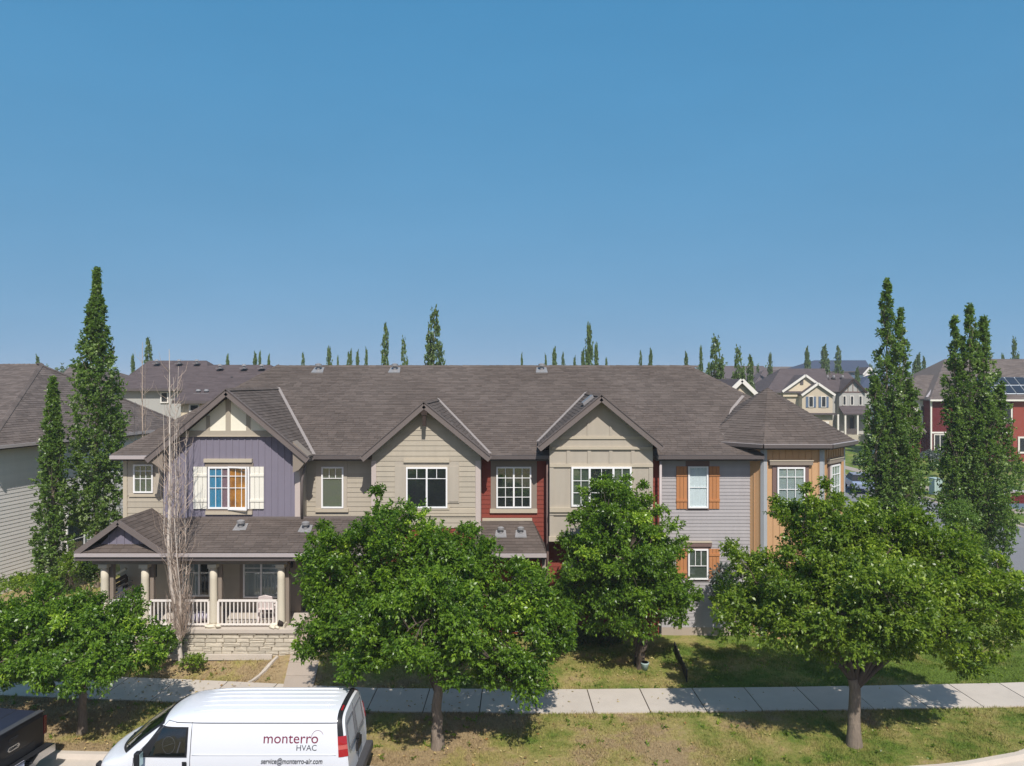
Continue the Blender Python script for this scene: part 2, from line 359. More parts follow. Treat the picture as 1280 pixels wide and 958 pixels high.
def grassmat(name, strength=1.0):
    m = bpy.data.materials.new(name); m.use_nodes = True
    n = m.node_tree.nodes; l = m.node_tree.links; p = n['Principled BSDF']; p.inputs['Roughness'].default_value = 0.9; p.inputs['Specular IOR Level'].default_value = 0.1
    geo = n.new('ShaderNodeNewGeometry')
    n1 = n.new('ShaderNodeTexNoise'); n1.inputs['Scale'].default_value = 0.42; n1.inputs['Detail'].default_value = 7; n1.inputs['Roughness'].default_value = 0.72
    n2 = n.new('ShaderNodeTexNoise'); n2.inputs['Scale'].default_value = 9; n2.inputs['Detail'].default_value = 6; n2.inputs['Roughness'].default_value = 0.8
    l.new(geo.outputs['Position'], n1.inputs['Vector']); l.new(geo.outputs['Position'], n2.inputs['Vector'])
    sx = n.new('ShaderNodeSeparateXYZ'); l.new(geo.outputs['Position'], sx.inputs[0])
    # greener towards the corner on the right, drier in the middle and left
    mr = n.new('ShaderNodeMapRange'); l.new(sx.outputs[0], mr.inputs[0]); mr.inputs[1].default_value = -6; mr.inputs[2].default_value = 12; mr.inputs[3].default_value = -0.08; mr.inputs[4].default_value = 0.07
    ad = n.new('ShaderNodeMath'); ad.operation = 'ADD'; l.new(n1.outputs[0], ad.inputs[0]); l.new(mr.outputs[0], ad.inputs[1])
    # garden side of the pavement (Y > 21.4) a little greener
    mr2 = n.new('ShaderNodeMapRange'); l.new(sx.outputs[1], mr2.inputs[0]); mr2.inputs[1].default_value = 20.5; mr2.inputs[2].default_value = 22.5; mr2.inputs[3].default_value = -0.01; mr2.inputs[4].default_value = 0.055
    ad2 = n.new('ShaderNodeMath'); ad2.operation = 'ADD'; l.new(ad.outputs[0], ad2.inputs[0]); l.new(mr2.outputs[0], ad2.inputs[1])
    cr = n.new('ShaderNodeValToRGB'); l.new(ad2.outputs[0], cr.inputs[0])
    e = cr.color_ramp.elements
    e[0].position = 0.41; e[0].color = (0.30, 0.22, 0.12, 1)
    e[1].position = 0.63; e[1].color = (0.105, 0.155, 0.026, 1)
    a = e.new(0.47); a.color = (0.30, 0.245, 0.095, 1)
    b = e.new(0.55); b.color = (0.205, 0.205, 0.055, 1)
    mul = n.new('ShaderNodeMath'); mul.operation = 'MULTIPLY_ADD'; mul.inputs[1].default_value = 1.5; mul.inputs[2].default_value = 0.28; l.new(n2.outputs[0], mul.inputs[0])
    add3 = n.new('ShaderNodeMath'); add3.operation = 'MULTIPLY_ADD'; add3.inputs[1].default_value = 0.35 * strength; l.new(geo.outputs['Random Per Island'], add3.inputs[0]); l.new(mul.outputs[0], add3.inputs[2])
    vm = n.new('ShaderNodeVectorMath'); vm.operation = 'SCALE'; l.new(cr.outputs[0], vm.inputs[0]); l.new(add3.outputs[0], vm.inputs['Scale'])
    l.new(vm.outputs[0], p.inputs['Base Color'])
    bp = n.new('ShaderNodeBump'); bp.inputs['Strength'].default_value = 0.8; bp.inputs['Distance'].default_value = 0.05
    l.new(n2.outputs[0], bp.inputs['Height']); l.new(bp.outputs[0], p.inputs['Normal'])
    return m
M['grass'] = grassmat('lawn_grass', 0.0)
M['blade'] = grassmat('grass_blades', 1.0)
M['litter'] = mat('fallen_leaves', rgb(190, 176, 120), 0.9, 0.3, 8, island=0.4, c2=rgb(140, 96, 50), c2scale=6)

# ------------------------------------------------------------------ roofs
rng = np.random.default_rng(5)
def shingle_plane(mb, poly, expo=0.145, wmin=0.22, wmax=0.42, lift=0.016):
    """lay real shingles course by course over a convex roof plane (world points)"""
    P = [Vector(p) for p in poly]
    nm = Vector((0,0,0))
    for i in range(len(P)): nm += (P[i]-P[0]).cross(P[(i+1) % len(P)]-P[0])
    nm.normalize()
    if nm.z < 0: nm = -nm
    u = Vector((0,0,1)).cross(nm).normalized(); v = nm.cross(u).normalized()
    O = P[0]
    q = [((p-O).dot(u), (p-O).dot(v)) for p in P]
    vmin = min(b for a, b in q); vmax = max(b for a, b in q)
    def inter(vv):
        xs = []
        for i in range(len(q)):
            (a0, b0), (a1, b1) = q[i], q[(i+1) % len(q)]
            if abs(b1-b0) < 1e-9: continue
            t = (vv-b0)/(b1-b0)
            if -1e-9 <= t <= 1+1e-9: xs.append(a0+(a1-a0)*t)
        return (min(xs), max(xs)) if len(xs) >= 2 else None
    vv = vmin
    while vv < vmax - 0.02:
        v1 = min(vv + expo, vmax - 1e-4)
        r0 = inter(vv + 1e-4); r1 = inter(v1)
        if r0 is None or r1 is None: vv += expo; continue
        a = min(r0[0], r1[0]); b = max(r0[1], r1[1])
        x = a - random.random() * wmax
        while x < b:
            x2 = x + random.uniform(wmin, wmax)
            A0 = min(max(x, r0[0]), r0[1]); B0 = min(max(x2-0.006, r0[0]), r0[1])
            A1 = min(max(x, r1[0]), r1[1]); B1 = min(max(x2-0.006, r1[0]), r1[1])
            if B0 - A0 > 0.015 or B1 - A1 > 0.015:
                h = lift * random.uniform(0.6, 1.3); jo = random.uniform(-0.006, 0.006)
                p0 = O + u*A0 + v*(vv+jo) ; p1 = O + u*B0 + v*(vv+jo)
                p2 = O + u*B1 + v*v1; p3 = O + u*A1 + v*v1
                bi = len(mb.v)
                mb.v += [tuple(p0+nm*h), tuple(p1+nm*h), tuple(p2+nm*0.004), tuple(p3+nm*0.004), tuple(p0), tuple(p1)]
                mb.f += [(bi, bi+1, bi+2, bi+3), (bi+4, bi+5, bi+1, bi)]
            x = x2
        vv += expo

def roof_part(parent, polys, m, name='roof', expo=0.145, thick=0.14, fine=True, label=None, wmin=0.22, wmax=0.42):
    d = MB()
    for p in polys: d.prism([Vector(q) - Vector((0,0,0.012)) for q in p], (0, 0, -thick))
    r = d.build(name, m, parent, label=label)
    if fine:
        s = MB()
        for p in polys: shingle_plane(s, p, expo, wmin, wmax)
        s.build('shingles', m, r, kind='stuff')
    return r

# ------------------------------------------------------------------ walls and windows
def interval(poly, z):
    xs = []
    for i in range(len(poly)):
        (a0, b0), (a1, b1) = poly[i], poly[(i+1) % len(poly)]
        if abs(b1-b0) < 1e-9: continue
        t = (z-b0)/(b1-b0)
        if -1e-9 <= t <= 1+1e-9: xs.append(a0+(a1-a0)*t)
    return (min(xs), max(xs)) if len(xs) >= 2 else None
def vinterval(poly, x):
    return interval([(b, a) for a, b in poly], x)

def wall(parent, poly, O, m, kind=None, expo=0.18, ang=0.0, thick=0.18, joined=False, name='wall', proud=0.022, label=None, start=None):
    """poly: convex (u, z) outline in the wall's own frame; local -y is outward"""
    b = MB().prism([(u, 0, z) for u, z in poly], (0, thick, 0)).xf(O, ang)
    wobj = b.build(name, m, parent, label=label)
    zs = [z for u, z in poly]; us = [u for u, z in poly]
    acc = MB()
    if kind == 'lap':
        z = min(zs)
        while z < max(zs) - 0.03:
            z1 = min(z + expo, max(zs) - 1e-4)
            r0 = interval(poly, z + 1e-4); r1 = interval(poly, z1)
            if r0 and r1:
                a = max(r0[0], r1[0]); c = min(r0[1], r1[1])
                if c - a > 0.05:
                    if joined: acc.add([(a,-proud,z),(c,-proud,z),(c,0,z),(a,0,z),(a,-proud*.2,z1),(c,-proud*.2,z1),(c,0,z1),(a,0,z1)],
                                  [(0,3,2,1),(4,5,6,7),(0,1,5,4),(1,2,6,5),(3,0,4,7)])
                    else: bxo('siding_board', m, wobj, a, c, -proud, 0, z, z1, O, ang, wedge=True)
            z += expo
    elif kind == 'batten':
        u = min(us) + (start if start is not None else expo/2)
        while u < max(us) - 0.02:
            r = vinterval(poly, u)
            if r and r[1]-r[0] > 0.05:
                if joined: acc.box(u-0.02, u+0.02, -0.022, 0, r[0], r[1]-0.03)
                else: bxo('siding_batten', m, wobj, u-0.02, u+0.02, -0.022, 0, r[0], r[1]-0.03, O, ang)
            u += expo
    if joined and acc.v: acc.xf(O, ang).build('siding', m, wobj, kind='stuff')
    return wobj

def window(parent, u0, u1, z0, z1, O, ang=0.0, sashes=1, grid=(2, 2), gridtop=False, backs=('inside',), frame='white', fw=0.055, splits=None, base=0.028, rows_at=None, glass='glass', label=None):
    """frame (part) > pane, muntin, curtain"""
    f = MB(); yf = -base - 0.055; yb = -base + 0.02
    f.box(u0, u0+fw, yf, yb, z0, z1); f.box(u1-fw, u1, yf, yb, z0, z1)
    f.box(u0+fw, u1-fw, yf, yb, z1-fw, z1); f.box(u0+fw, u1-fw, yf, yb, z0, z0+fw)
    ed = [u0+fw*0.5] + [u0+fw+(u1-u0-2*fw)*t for t in (splits or [i/sashes for i in range(1, sashes)])] + [u1-fw*0.5]
    for e in ed[1:-1]: f.box(e-fw*0.55, e+fw*0.55, yf-0.004, yb, z0+fw, z1-fw)
    fo = f.xf(O, ang).build('window', M[frame], parent, label=label)
    for i in range(len(ed)-1):
        a = ed[i] + fw*0.5; b = ed[i+1] - fw*0.5
        bk = backs[i % len(backs)]
        bks = bk if isinstance(bk, (list, tuple)) else [(0, 1, bk)]
        for (t0, t1, mm) in bks:
            bxo('curtain' if mm != 'inside' else 'dark_backing', M[mm], fo, a+(b-a)*t0, a+(b-a)*t1, -base-0.004, -base+0.006, z0+fw, z1-fw, O, ang)  # without a curtain, a flat dark sheet stands in for the unlit interior
        g = MB().box(a, b, -base-0.034, -base-0.028, z0+fw, z1-fw).xf(O, ang).build('pane', M[glass], fo)
        gc, gr = grid
        for k in range(1, gc):
            x = a + (b-a)*k/gc
            zz = z0+fw if not gridtop else z1-fw-(z1-z0)*gridtop
            bxo('muntin', M[frame], fo, x-0.011, x+0.011, -base-0.046, -base-0.036, zz, z1-fw, O, ang)
        zr = [z0+fw+(z1-z0-2*fw)*k/gr for k in range(1, gr)] if not gridtop else [z1-fw-(z1-z0)*gridtop]
        if rows_at: zr = [z0+(z1-z0)*t for t in rows_at]
        for z in zr: bxo('muntin', M[frame], fo, a, b, -base-0.048, -base-0.034, z-0.011, z+0.011, O, ang)
    return fo
def pwin(parent, x0, y0, x1, y1, Y, **k):
    return window(parent, X(x0, Y), X(x1, Y), Z(y1, Y), Z(y0, Y), (0, Y), 0.0, **k)
def pbox(name, m, parent, x0, y0, x1, y1, Y, d0, d1=0.0):
    """box covering photo pixels x0..x1, y0..y1 at depth Y, from d0 in front to d1 in front"""
    return bxo(name, M[m], parent, X(x0, Y), X(x1, Y), Y-d0, Y-d1, Z(y1, Y), Z(y0, Y))

# ------------------------------------------------------------------ ground, roads, pavement
def ease(t): t = np.clip(t, 0, 1); return t*t*(3-2*t)
CURB = [(-80, 26.5), (-30, 20.6), (-20, 18.75), (-14, 17.98), (-10, 17.82), (-6, 17.5), (-3, 17.1), (1, 16.85), (5, 16.8), (8, 16.95), (11, 17.3), (13, 17.85), (15.5, 19.1), (18, 21.0), (20, 23.4), (22, 27.5), (23.3, 33), (24, 42)]
SWC = [(-80, 29.5), (-30, 24.1), (-20, 22.55), (-15.3, 21.95), (-10.3, 21.55), (-4.4, 20.92), (1.5, 20.82), (8.6, 21.0), (11.3, 21.1), (15.7, 21.3), (19, 21.6), (24, 22.1)]
def crv(tab, x): return np.interp(x, [a for a, b in tab], [b for a, b in tab])
def ground_z(x, y):
    """height of the front lawns: they rise from the pavement to the houses"""
    x = np.asarray(x, float); y = np.asarray(y, float)
    hmax = np.interp(x, [-60, -5.5, 1.0, 12, 14, 30], [0.42, 0.42, 0.12, 0.10, 0.0, 0.0])
    s = crv(SWC, x) + 0.85
    return hmax * ease((y - s) / 1.5)
ground = MB().box(-1500, 1500, -300, 3000, -0.6, -0.3).build('ground', M['grass'], None, kind='structure')
MB().box(-300, 300, 7.0, 27.5, -0.29, -0.13).build('road', M['asphalt'], None, kind='structure')
MB().box(23.0, 34.0, 27.5, 240, -0.29, -0.13).build('side_street', M['road_pale'], None, kind='structure')
MB().box(-40, 23.0, 92.0, 103.5, -0.29, -0.134).build('cross_street', M['road_pale'], None, kind='structure')
xs = np.concatenate([np.linspace(-80, -20, 40), np.linspace(-19.6, 18, 190), np.linspace(18.1, 24, 60)])
off = np.concatenate([np.arange(0, 9, 0.16), np.array([9.5, 11, 14, 18, 24, 32, 44, 60, 72])])
rows = len(off)
XX = np.repeat(xs[:, None], rows, 1)
yc = crv(CURB, xs) + 0.15
top_y = 91.8
YY = yc[:, None] + off[None, :] * 1.0
YY = np.minimum(YY, top_y); YY[:, -1] = top_y
ZZ = ground_z(XX, YY) + 0.012*np.sin(XX*3.1+YY*1.7)*np.sin(YY*2.3-XX) * (YY < 27)
ZZ = np.where(np.abs(YY - crv(SWC, XX)) < 1.0, -0.01, ZZ)
V = np.stack([XX, YY, ZZ], -1).reshape(-1, 3)
i = np.arange(len(xs)-1)[:, None]*rows + np.arange(rows-1)[None, :]
Q = np.stack([i, i+rows, i+rows+1, i+1], -1).reshape(-1, 4)
fast_mesh('lawn', V, Q, M['grass'], None, kind='structure')
MB().box(34.15, 160, 27.0, 240, -0.28, 0.0).build('far_lawn', M['grass'], None, kind='structure')
MB().box(-150, 22.8, 103.8, 240, -0.28, 0.0).build('back_lawn', M['grass'], None, kind='structure')
MB().box(-120, 120, -40, 6.8, -0.28, 0.0).build('near_lawn', M['grass'], None, kind='structure')

# kerb with gutter pan along the bend
def strip(name, m, pts, prof, parent=None, kind='structure', seg=None):
    """sweep profile [(offset to the left of travel, z)] along the plan polyline pts"""
    pts = [Vector((p[0], p[1], 0)) for p in pts]; v = []; f = []; k = len(prof)
    for a, p in enumerate(pts):
        t = (pts[min(a+1, len(pts)-1)] - pts[max(a-1, 0)]).normalized(); nn = Vector((-t.y, t.x, 0))
        for (o, z) in prof: v.append(tuple(p + nn*o + Vector((0, 0, z))))
    for a in range(len(pts)-1):
        for b in range(k): f.append((a*k+b, (a+1)*k+b, (a+1)*k+(b+1) % k, a*k+(b+1) % k))
    q = MB(); q.v = v; q.f = f
    return q.build(name, m, parent, kind=kind)
cx = np.concatenate([np.linspace(-60, 16, 100), np.linspace(16.3, 23.9, 26)])
curb_pts = [(float(a), float(crv(CURB, a))) for a in cx]
KP = [(0.16, -0.25), (0.16, 0.012), (0.02, 0.012), (-0.03, -0.105), (-0.42, -0.120), (-0.42, -0.25)]
strip('kerb', M['concrete'], curb_pts, KP)
strip('kerb', M['concrete2'], [(34.1, 27), (34.1, 60), (34.1, 240)], [(-0.1, -0.25), (-0.1, 0.02), (0.08, 0.02), (0.12, -0.11), (0.45, -0.12), (0.45, -0.25)])
strip('kerb', M['concrete2'], [(-60, 103.6), (22, 103.6)], [(0.16, -0.25), (0.16, 0.02), (0, 0.02), (-0.03, -0.11), (-0.45, -0.12), (-0.45, -0.25)])
strip('kerb', M['concrete2'], [(-60, 91.9), (22.9, 91.9)], [(-0.16, -0.25), (-0.16, 0.02), (0, 0.02), (0.03, -0.11), (0.45, -0.12), (0.45, -0.25)])
# concrete pavement: slabs laid one by one on a dirt bed
sx = np.linspace(-24, 24, 97)
pave = strip('sidewalk', M['jointbed'], [(float(a), float(crv(SWC, a))) for a in sx], [(0.74, -0.15), (0.74, 0.008), (-0.74, 0.008), (-0.74, -0.15)])
xa = -23.6
while xa < 23.5:
    L = 1.62
    v = []
    for t in (0, 1):
        xq = xa + (0.016 if t == 0 else L - 0.016)
        yq = float(crv(SWC, xq)); sl_ = float(crv(SWC, xq+0.1) - crv(SWC, xq-0.1)) / 0.2
        nn = Vector((-sl_, 1, 0)).normalized()
        v.append((Vector((xq, yq, 0)), nn))
    q = MB()
    dz = random.uniform(-0.004, 0.004)
    (p0, n0), (p1, n1) = v
    q.prism([p0 - n0*0.76 + Vector((0,0,0.03+dz)), p1 - n1*0.76 + Vector((0,0,0.03+dz)), p1 + n1*0.76 + Vector((0,0,0.034)), p0 + n0*0.76 + Vector((0,0,0.034))], (0, 0, -0.12))
    q.build('paving_slab', M['concrete'], pave)
    xa += L
# pavements of the far side
p2 = MB().box(36.2, 37.7, 30, 220, -0.05, 0.02).build('far_sidewalk', M['concrete2'], None, kind='structure')
p3 = MB().box(8, 22.5, 76.2, 77.8, -0.05, 0.02).build('far_path', M['concrete2'], None, kind='structure')
# concrete path from the pavement to the porch steps
path = MB().prism([(-7.02, 21.6, -0.02), (-6.18, 21.6, -0.02), (-6.42, 23.6, 0.36), (-7.35, 23.6, 0.36)], (0, 0, -0.3)).build('front_path', M['jointbed'], None, kind='structure')
for k in range(3):
    t0 = k/3 + 0.006; t1 = (k+1)/3 - 0.006
    def pp(t, s):
        y_ = 21.68 + 1.9*t
        return ((-7.06 - 0.33*t) if s == 0 else (-6.14 - 0.24*t), y_, max(0.034, 0.034+0.40*(y_-21.85)/1.6) + 0.004)
    MB().prism([pp(t0, 0), pp(t0, 1), pp(t1, 1), pp(t1, 0)], (0, 0, -0.12)).build('paving_slab', M['concrete2'], path)
# timber-pale edging strip across the left lawn
eg = []
for k in range(9):
    t = k/8; a = (X(311, 22.05), 22.05); b = (X(347, 23.25), 23.25)
    x = a[0] + (b[0]-a[0])*t; y = a[1] + (b[1]-a[1])*t
    eg.append(Vector((x, y, float(ground_z(x, y)) + 0.035 + random.uniform(-.01, .01))))
q = MB()
for k in range(8): q.bar(eg[k], eg[k+1], 0.085 + 0.03*(k in (4, 5)), 0.07)
tag(q.build('edging_strip', M['concrete'], None), 'narrow pale edging strip crossing the dry lawn below the stone porch base', 'edging')

# real grass blades and fallen leaves on the front lawns
def blades(n, seed, hmin, hmax):
    g = np.random.default_rng(seed)
    x = g.uniform(-17.5, 19.5, n*2); y = g.uniform(16.9, 26.2, n*2)
    c = crv(CURB, x); s = crv(SWC, x)
    ok = (y > c+0.17) & (np.abs(y-s) > 0.755) & ~((x > -7.5) & (x < -6.1) & (y > 21.5) & (y < 25)) & ~((y > 23.2) & (x < -7.1)) & ~((y > 25.2)) & ~((y>24.2)&(x<0))
    pat = np.sin(x*1.3+np.sin(y*1.1)*2)*np.sin(y*1.7-x*0.6)+g.normal(0, .5, n*2)
    ok &= pat > -0.75
    x = x[ok][:n]; y = y[ok][:n]; z = ground_z(x, y)
    k = len(x); hh = g.uniform(hmin, hmax, k)*(0.7+0.5*(np.sin(x*2.1+y)*np.sin(y*2.7)>0)); th = g.uniform(0, 6.283, k); wd = g.uniform(0.006, 0.013, k)
    lx = g.normal(0, .035, k); ly = g.normal(0, .035, k)
    a = np.stack([x-np.cos(th)*wd, y-np.sin(th)*wd, z-0.01], -1); b = np.stack([x+np.cos(th)*wd, y+np.sin(th)*wd, z-0.01], -1); c3 = np.stack([x+lx, y+ly, z+hh], -1)
    V = np.stack([a, b, c3], 1).reshape(-1, 3); Fq = np.arange(3*k).reshape(-1, 3)
    return V, Fq
V, Fq = blades(170000, 3, 0.035, 0.085)
go = fast_mesh('grass', V, Fq, M['blade'], None, kind='stuff'); tag(go, 'short patchy green and straw coloured grass on the front lawns', 'grass')
g = np.random.default_rng(11)
n = 4200
x = g.uniform(-16, 12, n); y = g.uniform(17.2, 24.5, n)
wgt = np.exp(-((x+11.5)/2.6)**2)*1.3 + 0.10 + np.exp(-((x-4.2)/2.0)**2)*0.5*(y > 21.6) + 0.35*np.exp(-((x+2)/2.5)**2)
ok = (g.random(n) < wgt) & (y > crv(CURB, x)+0.2); x = x[ok]; y = y[ok]; z = ground_z(x, y) + 0.05
k = len(x); th = g.uniform(0, 6.28, k); s = g.uniform(0.025, 0.055, k)
P = []
for a, l_ in ((0, 1.0), (1.57, .55), (3.14, 1.0), (4.71, .55)):
    P.append(np.stack([x+np.cos(th+a)*s*l_, y+np.sin(th+a)*s*l_, z+g.uniform(-.015, .02, k)], -1))
V = np.stack(P, 1).reshape(-1, 3); Fq = np.arange(4*k).reshape(-1, 4)
lo = fast_mesh('fallen_leaves', V, Fq, M['litter'], None, kind='stuff'); tag(lo, 'scattered dry leaves lying on the front lawns', 'fallen leaves')
# bare soil rings round the street tree trunks
# ------------------------------------------------------------------ the townhouse row
TH = thing('townhouse_row', 'long row of joined two storey houses with one brown roof', 'townhouse', (0, 26, 0))
YE, ZE, PIT = 25.5, 6.80, 0.512
def roofY(z): return YE + (z-ZE)/PIT
def roofZ(y): return ZE + (y-YE)*PIT
YR = 32.1; ZR = roofZ(YR)
xl, xrl, xrr, xr = -14.52, -10.76, 8.1, 12.75
s_ = .35
main_front = [(xl, YE, ZE), (9.1, YE, ZE), (xr-(xr-xrr)*s_, YE+6.6*s_, ZE+(ZR-ZE)*s_), (xrr, YR, ZR), (xrl, YR, ZR)]
main_back = [(xl, 38.7, ZE), (xrl, YR, ZR), (xrr, YR, ZR), (xr, 38.7, ZE)]
left_hip = [(xl, YE, ZE), (xrl, YR, ZR), (xl, 38.7, ZE)]
right_hip = [(xr-(xr-xrr)*s_, YE+6.6*s_, ZE+(ZR-ZE)*s_), (xr, 27.5, 7.0), (xr, 38.7, ZE), (xrr, YR, ZR)]
mr = roof_part(TH, [main_front], M['shingle'], 'roof')
roof_part(TH, [main_back, left_hip, right_hip], M['shingle'], 'rear_roof', fine=False)
# ridge and hip caps
def caps(a, b, m, parent, wd=0.26, n=None, name='ridge_cap'):
    a = Vector(a); b = Vector(b); L = (b-a).length; n = n or max(2, int(L/0.3)); q = MB()
    for k in range(n):
        p = a + (b-a)*(k/n); r = a + (b-a)*((k+1)/n + 0.02)
        t = (b-a).normalized(); sd = Vector((t.y, -t.x, 0)); sd = sd.normalized() if sd.length > 1e-6 else Vector((0, 1, 0))
        up = Vector((0, 0, 0.045 + 0.012*random.random()))
        e = 0.5*wd
        q.add([p - sd*e - Vector((0,0,.05)), p + up, p + sd*e - Vector((0,0,.05)), r - sd*e - Vector((0,0,.055)), r + up*0.6, r + sd*e - Vector((0,0,.055))],
              [(0, 3, 4, 1), (1, 4, 5, 2), (0, 1, 2), (3, 5, 4)])
    return q.build(name, m, parent, kind='stuff')
caps((xrl, YR, ZR), (xrr, YR, ZR), M['shingle'], TH)
caps((xl, YE, ZE), (xrl, YR, ZR), M['shingle'], TH)
caps(main_front[2], (xrr, YR, ZR), M['shingle'], TH)

# cross gables
def cross_gable(px_apex, py_apex, pxl, pxr, py_end, Yf, wall_Y, wl, wr):
    xa = X(px_apex, Yf); za = Z(py_apex, Yf) - 0.02; xL = X(pxl, Yf); xR = X(pxr, Yf); zE = Z(py_end, Yf)
    Ya = roofY(za); Ye = max(YE, roofY(zE))
    polys = [[(xL, Yf, zE), (xa, Yf, za), (xa, Ya, za), (xL, Ye, zE)], [(xR, Yf, zE), (xR, Ye, zE), (xa, Ya, za), (xa, Yf, za)]]
    r = roof_part(TH, polys, M['shingle'], 'gable_roof')
    caps((xa, Yf, za), (xa, Ya, za), M['shingle'], TH)
    for (xe, sg) in ((xL, -1), (xR, 1)):
        MB().bar((xe, Yf-0.03, zE-0.11), (xa+sg*0.0, Yf-0.03, za-0.11), 0.05, 0.22, up=(0, 0, 1)).build('rake_board', M['fascia'], TH)
        # drip edge above the board
        MB().bar((xe, Yf-0.045, zE+0.004), (xa, Yf-0.045, za+0.004), 0.07, 0.03).build('drip_edge', M['gutter'], TH)
        # valley flashing
        MB().bar((xe, Ye-0.02, zE+0.035), (xa+sg*0.02, Ya-0.02, za+0.03), 0.13, 0.02, up=(sg*0.5, -0.45, 1)).build('valley_flashing', M['flash'], TH)
    return xa, za, xL, xR, zE
def gable_poly(xa, za, xL, xR, zE, wl, wr, zb, drop=0.18):
    sL = (za-zE)/(xa-xL); sR = (za-zE)/(xR-xa)
    return [(wl, zb), (wr, zb), (wr, za-sR*(wr-xa)-drop), (xa, za-drop), (wl, za-sL*(xa-wl)-drop)]

# --- gable of the purple house
Y1 = 25.2; Yf1 = 24.75
xa, za, xL, xR, zE = cross_gable(283, 487, 183, 385, 573, Yf1, Y1, 205, 372)
G1 = (xa, za, xL, xR, zE)
zb = Z(650, Y1)
gp = gable_poly(xa, za, xL, xR, zE, X(205, Y1), X(371, Y1), zb)
zband = Z(545, Y1)
purple = [gp[0], gp[1], (gp[1][0], min(gp[2][1], zband)), (gp[1][0]-0.0, gp[2][1]), (xa, za-0.18), (gp[0][0], gp[4][1])]
w1 = wall(TH, gp, (0, Y1), M['purple'], 'batten', 0.232, thick=0.3)
# stucco triangle with half timbering in front of the siding
ht = MB()
sl1 = (za-zE)/(xa-xL); sr1 = (za-zE)/(xR-xa)
zt = za-0.2
def rx(z, side): return xa - (zt-z)/sl1 if side < 0 else xa + (zt-z)/sr1
ht = MB().prism([(rx(zband, -1), Y1-0.045, zband), (rx(zband, 1), Y1-0.045, zband), (xa, Y1-0.045, zt)], (0, 0.04, 0)).build('gable_panel', M['cream'], TH)
pb = MB().box(rx(zband, -1)-0.05, rx(zband, 1)+0.05, Y1-0.075, Y1-0.02, zband-0.02, zband+0.16).build('timber_band', M['timber'], TH)
bxo('timber_sill', M['tan'], TH, rx(zband, -1)-0.1, rx(zband, 1)+0.1, Y1-0.11, Y1-0.02, zband-0.05, zband-0.02)
for pxx, ww in ((261, 4.5), (286, 6), (311, 5)):
    x0 = X(pxx-ww/2, Y1); x1 = X(pxx+ww/2, Y1)
    ztop = min(zt - sl1*max(0, xa-x0), zt - sr1*max(0, x1-xa))
    bxo('timber_post', M['timber'], TH, x0, x1, Y1-0.072, Y1-0.045, zband+0.16, ztop)
for sg in (-1, 1):
    xe = rx(zband+0.1, sg)
    pass
pbox('corner_board', 'pinktrim', TH, 369, 566, 375.5, 650, Y1, 0.04, -0.3)
pbox('side_wall', 'beige2', TH, 371.5, 566, 375.4, 650, Y1, -0.03, -0.85)
# boxed eave returns
for pts in ([(366, 553), (385, 571), (383, 577), (373, 589), (366, 592)], [(203, 553), (183, 572), (186, 577), (198, 585), (203, 592)]):
    MB().prism([(X(a, Yf1+0.02), Yf1+0.02, Z(b, Yf1+0.02)) for a, b in pts], (0, 0.5, 0)).build('eave_return', M['dtan'], TH)
# curved downspout elbow and pipe
MB().tube([(X(392, 25.4), 25.35, Z(575, 25.4)), (X(383, 25.2), 25.2, Z(579, 25.2)), (X(378.5, 25.0), 25.12, Z(590, 25.1)), (X(377.5, 25.1), 25.1, Z(602, 25.1)), (X(377.5, 25.1), 25.1, Z(651, 25.1))], 0.045, 8).build('downspout', M['fascia'], TH, smooth=True)
# window with shutters
pbox('window_casing', 'dtan', TH, 257, 580, 317, 585, Y1, 0.05)
pbox('window_casing', 'dtan', TH, 258, 637, 316, 641, Y1, 0.05)
pbox('window_header', 'tan', TH, 256, 574.5, 316, 579, Y1, 0.11)
pbox('window_sill', 'tan', TH, 257.5, 640, 316, 644, Y1, 0.09)
wn = pwin(TH, 261, 584.5, 312.5, 637, Y1, sashes=2, grid=(3, 4), rows_at=(0.5, 0.78), backs=([(0, .62, 'curtain_b'), (.62, 1, 'curtain_p')], 'amber'), fw=0.06)
# open casement sash, hinged at the centre
O_ = (X(286.5, Y1), Y1-0.10)
sash = MB(); L_ = X(311.5, Y1)-X(286.5, Y1); z0 = Z(638, Y1); z1 = Z(584, Y1)
for (a, b, c, dd) in ((0, .05, z0, z1), (L_-.05, L_, z0, z1), (.05, L_-.05, z0, z0+.05), (.05, L_-.05, z1-.05, z1)): sash.box(a, b, -.02, .02, c, dd)
sash.xf(O_, R(-9)).build('open_sash', M['white'], wn)
def shutter(parent, x0, y0, x1, y1, Y, m, O=None, bars=(0.2, 0.8)):
    a, b = X(x0, Y), X(x1, Y); c, dd = Z(y1, Y), Z(y0, Y); n = 3
    s = MB(); wdt = (b-a)/n
    for k in range(n): s.box(a+k*wdt+.006, a+(k+1)*wdt-.006, Y-0.06, Y-0.024, c, dd)
    so = s.build('shutter', M[m], parent)
    for t in bars:
        zc = c + (dd-c)*t
        bxo('shutter_bar', M[m], so, a-0.004, b+0.004, Y-0.085, Y-0.06, zc-0.045, zc+0.045)
    return so
shutter(TH, 242.5, 584.5, 259.5, 637, Y1, 'shutter_c'); shutter(TH, 313.5, 584.5, 330.5, 637, Y1, 'shutter_c')

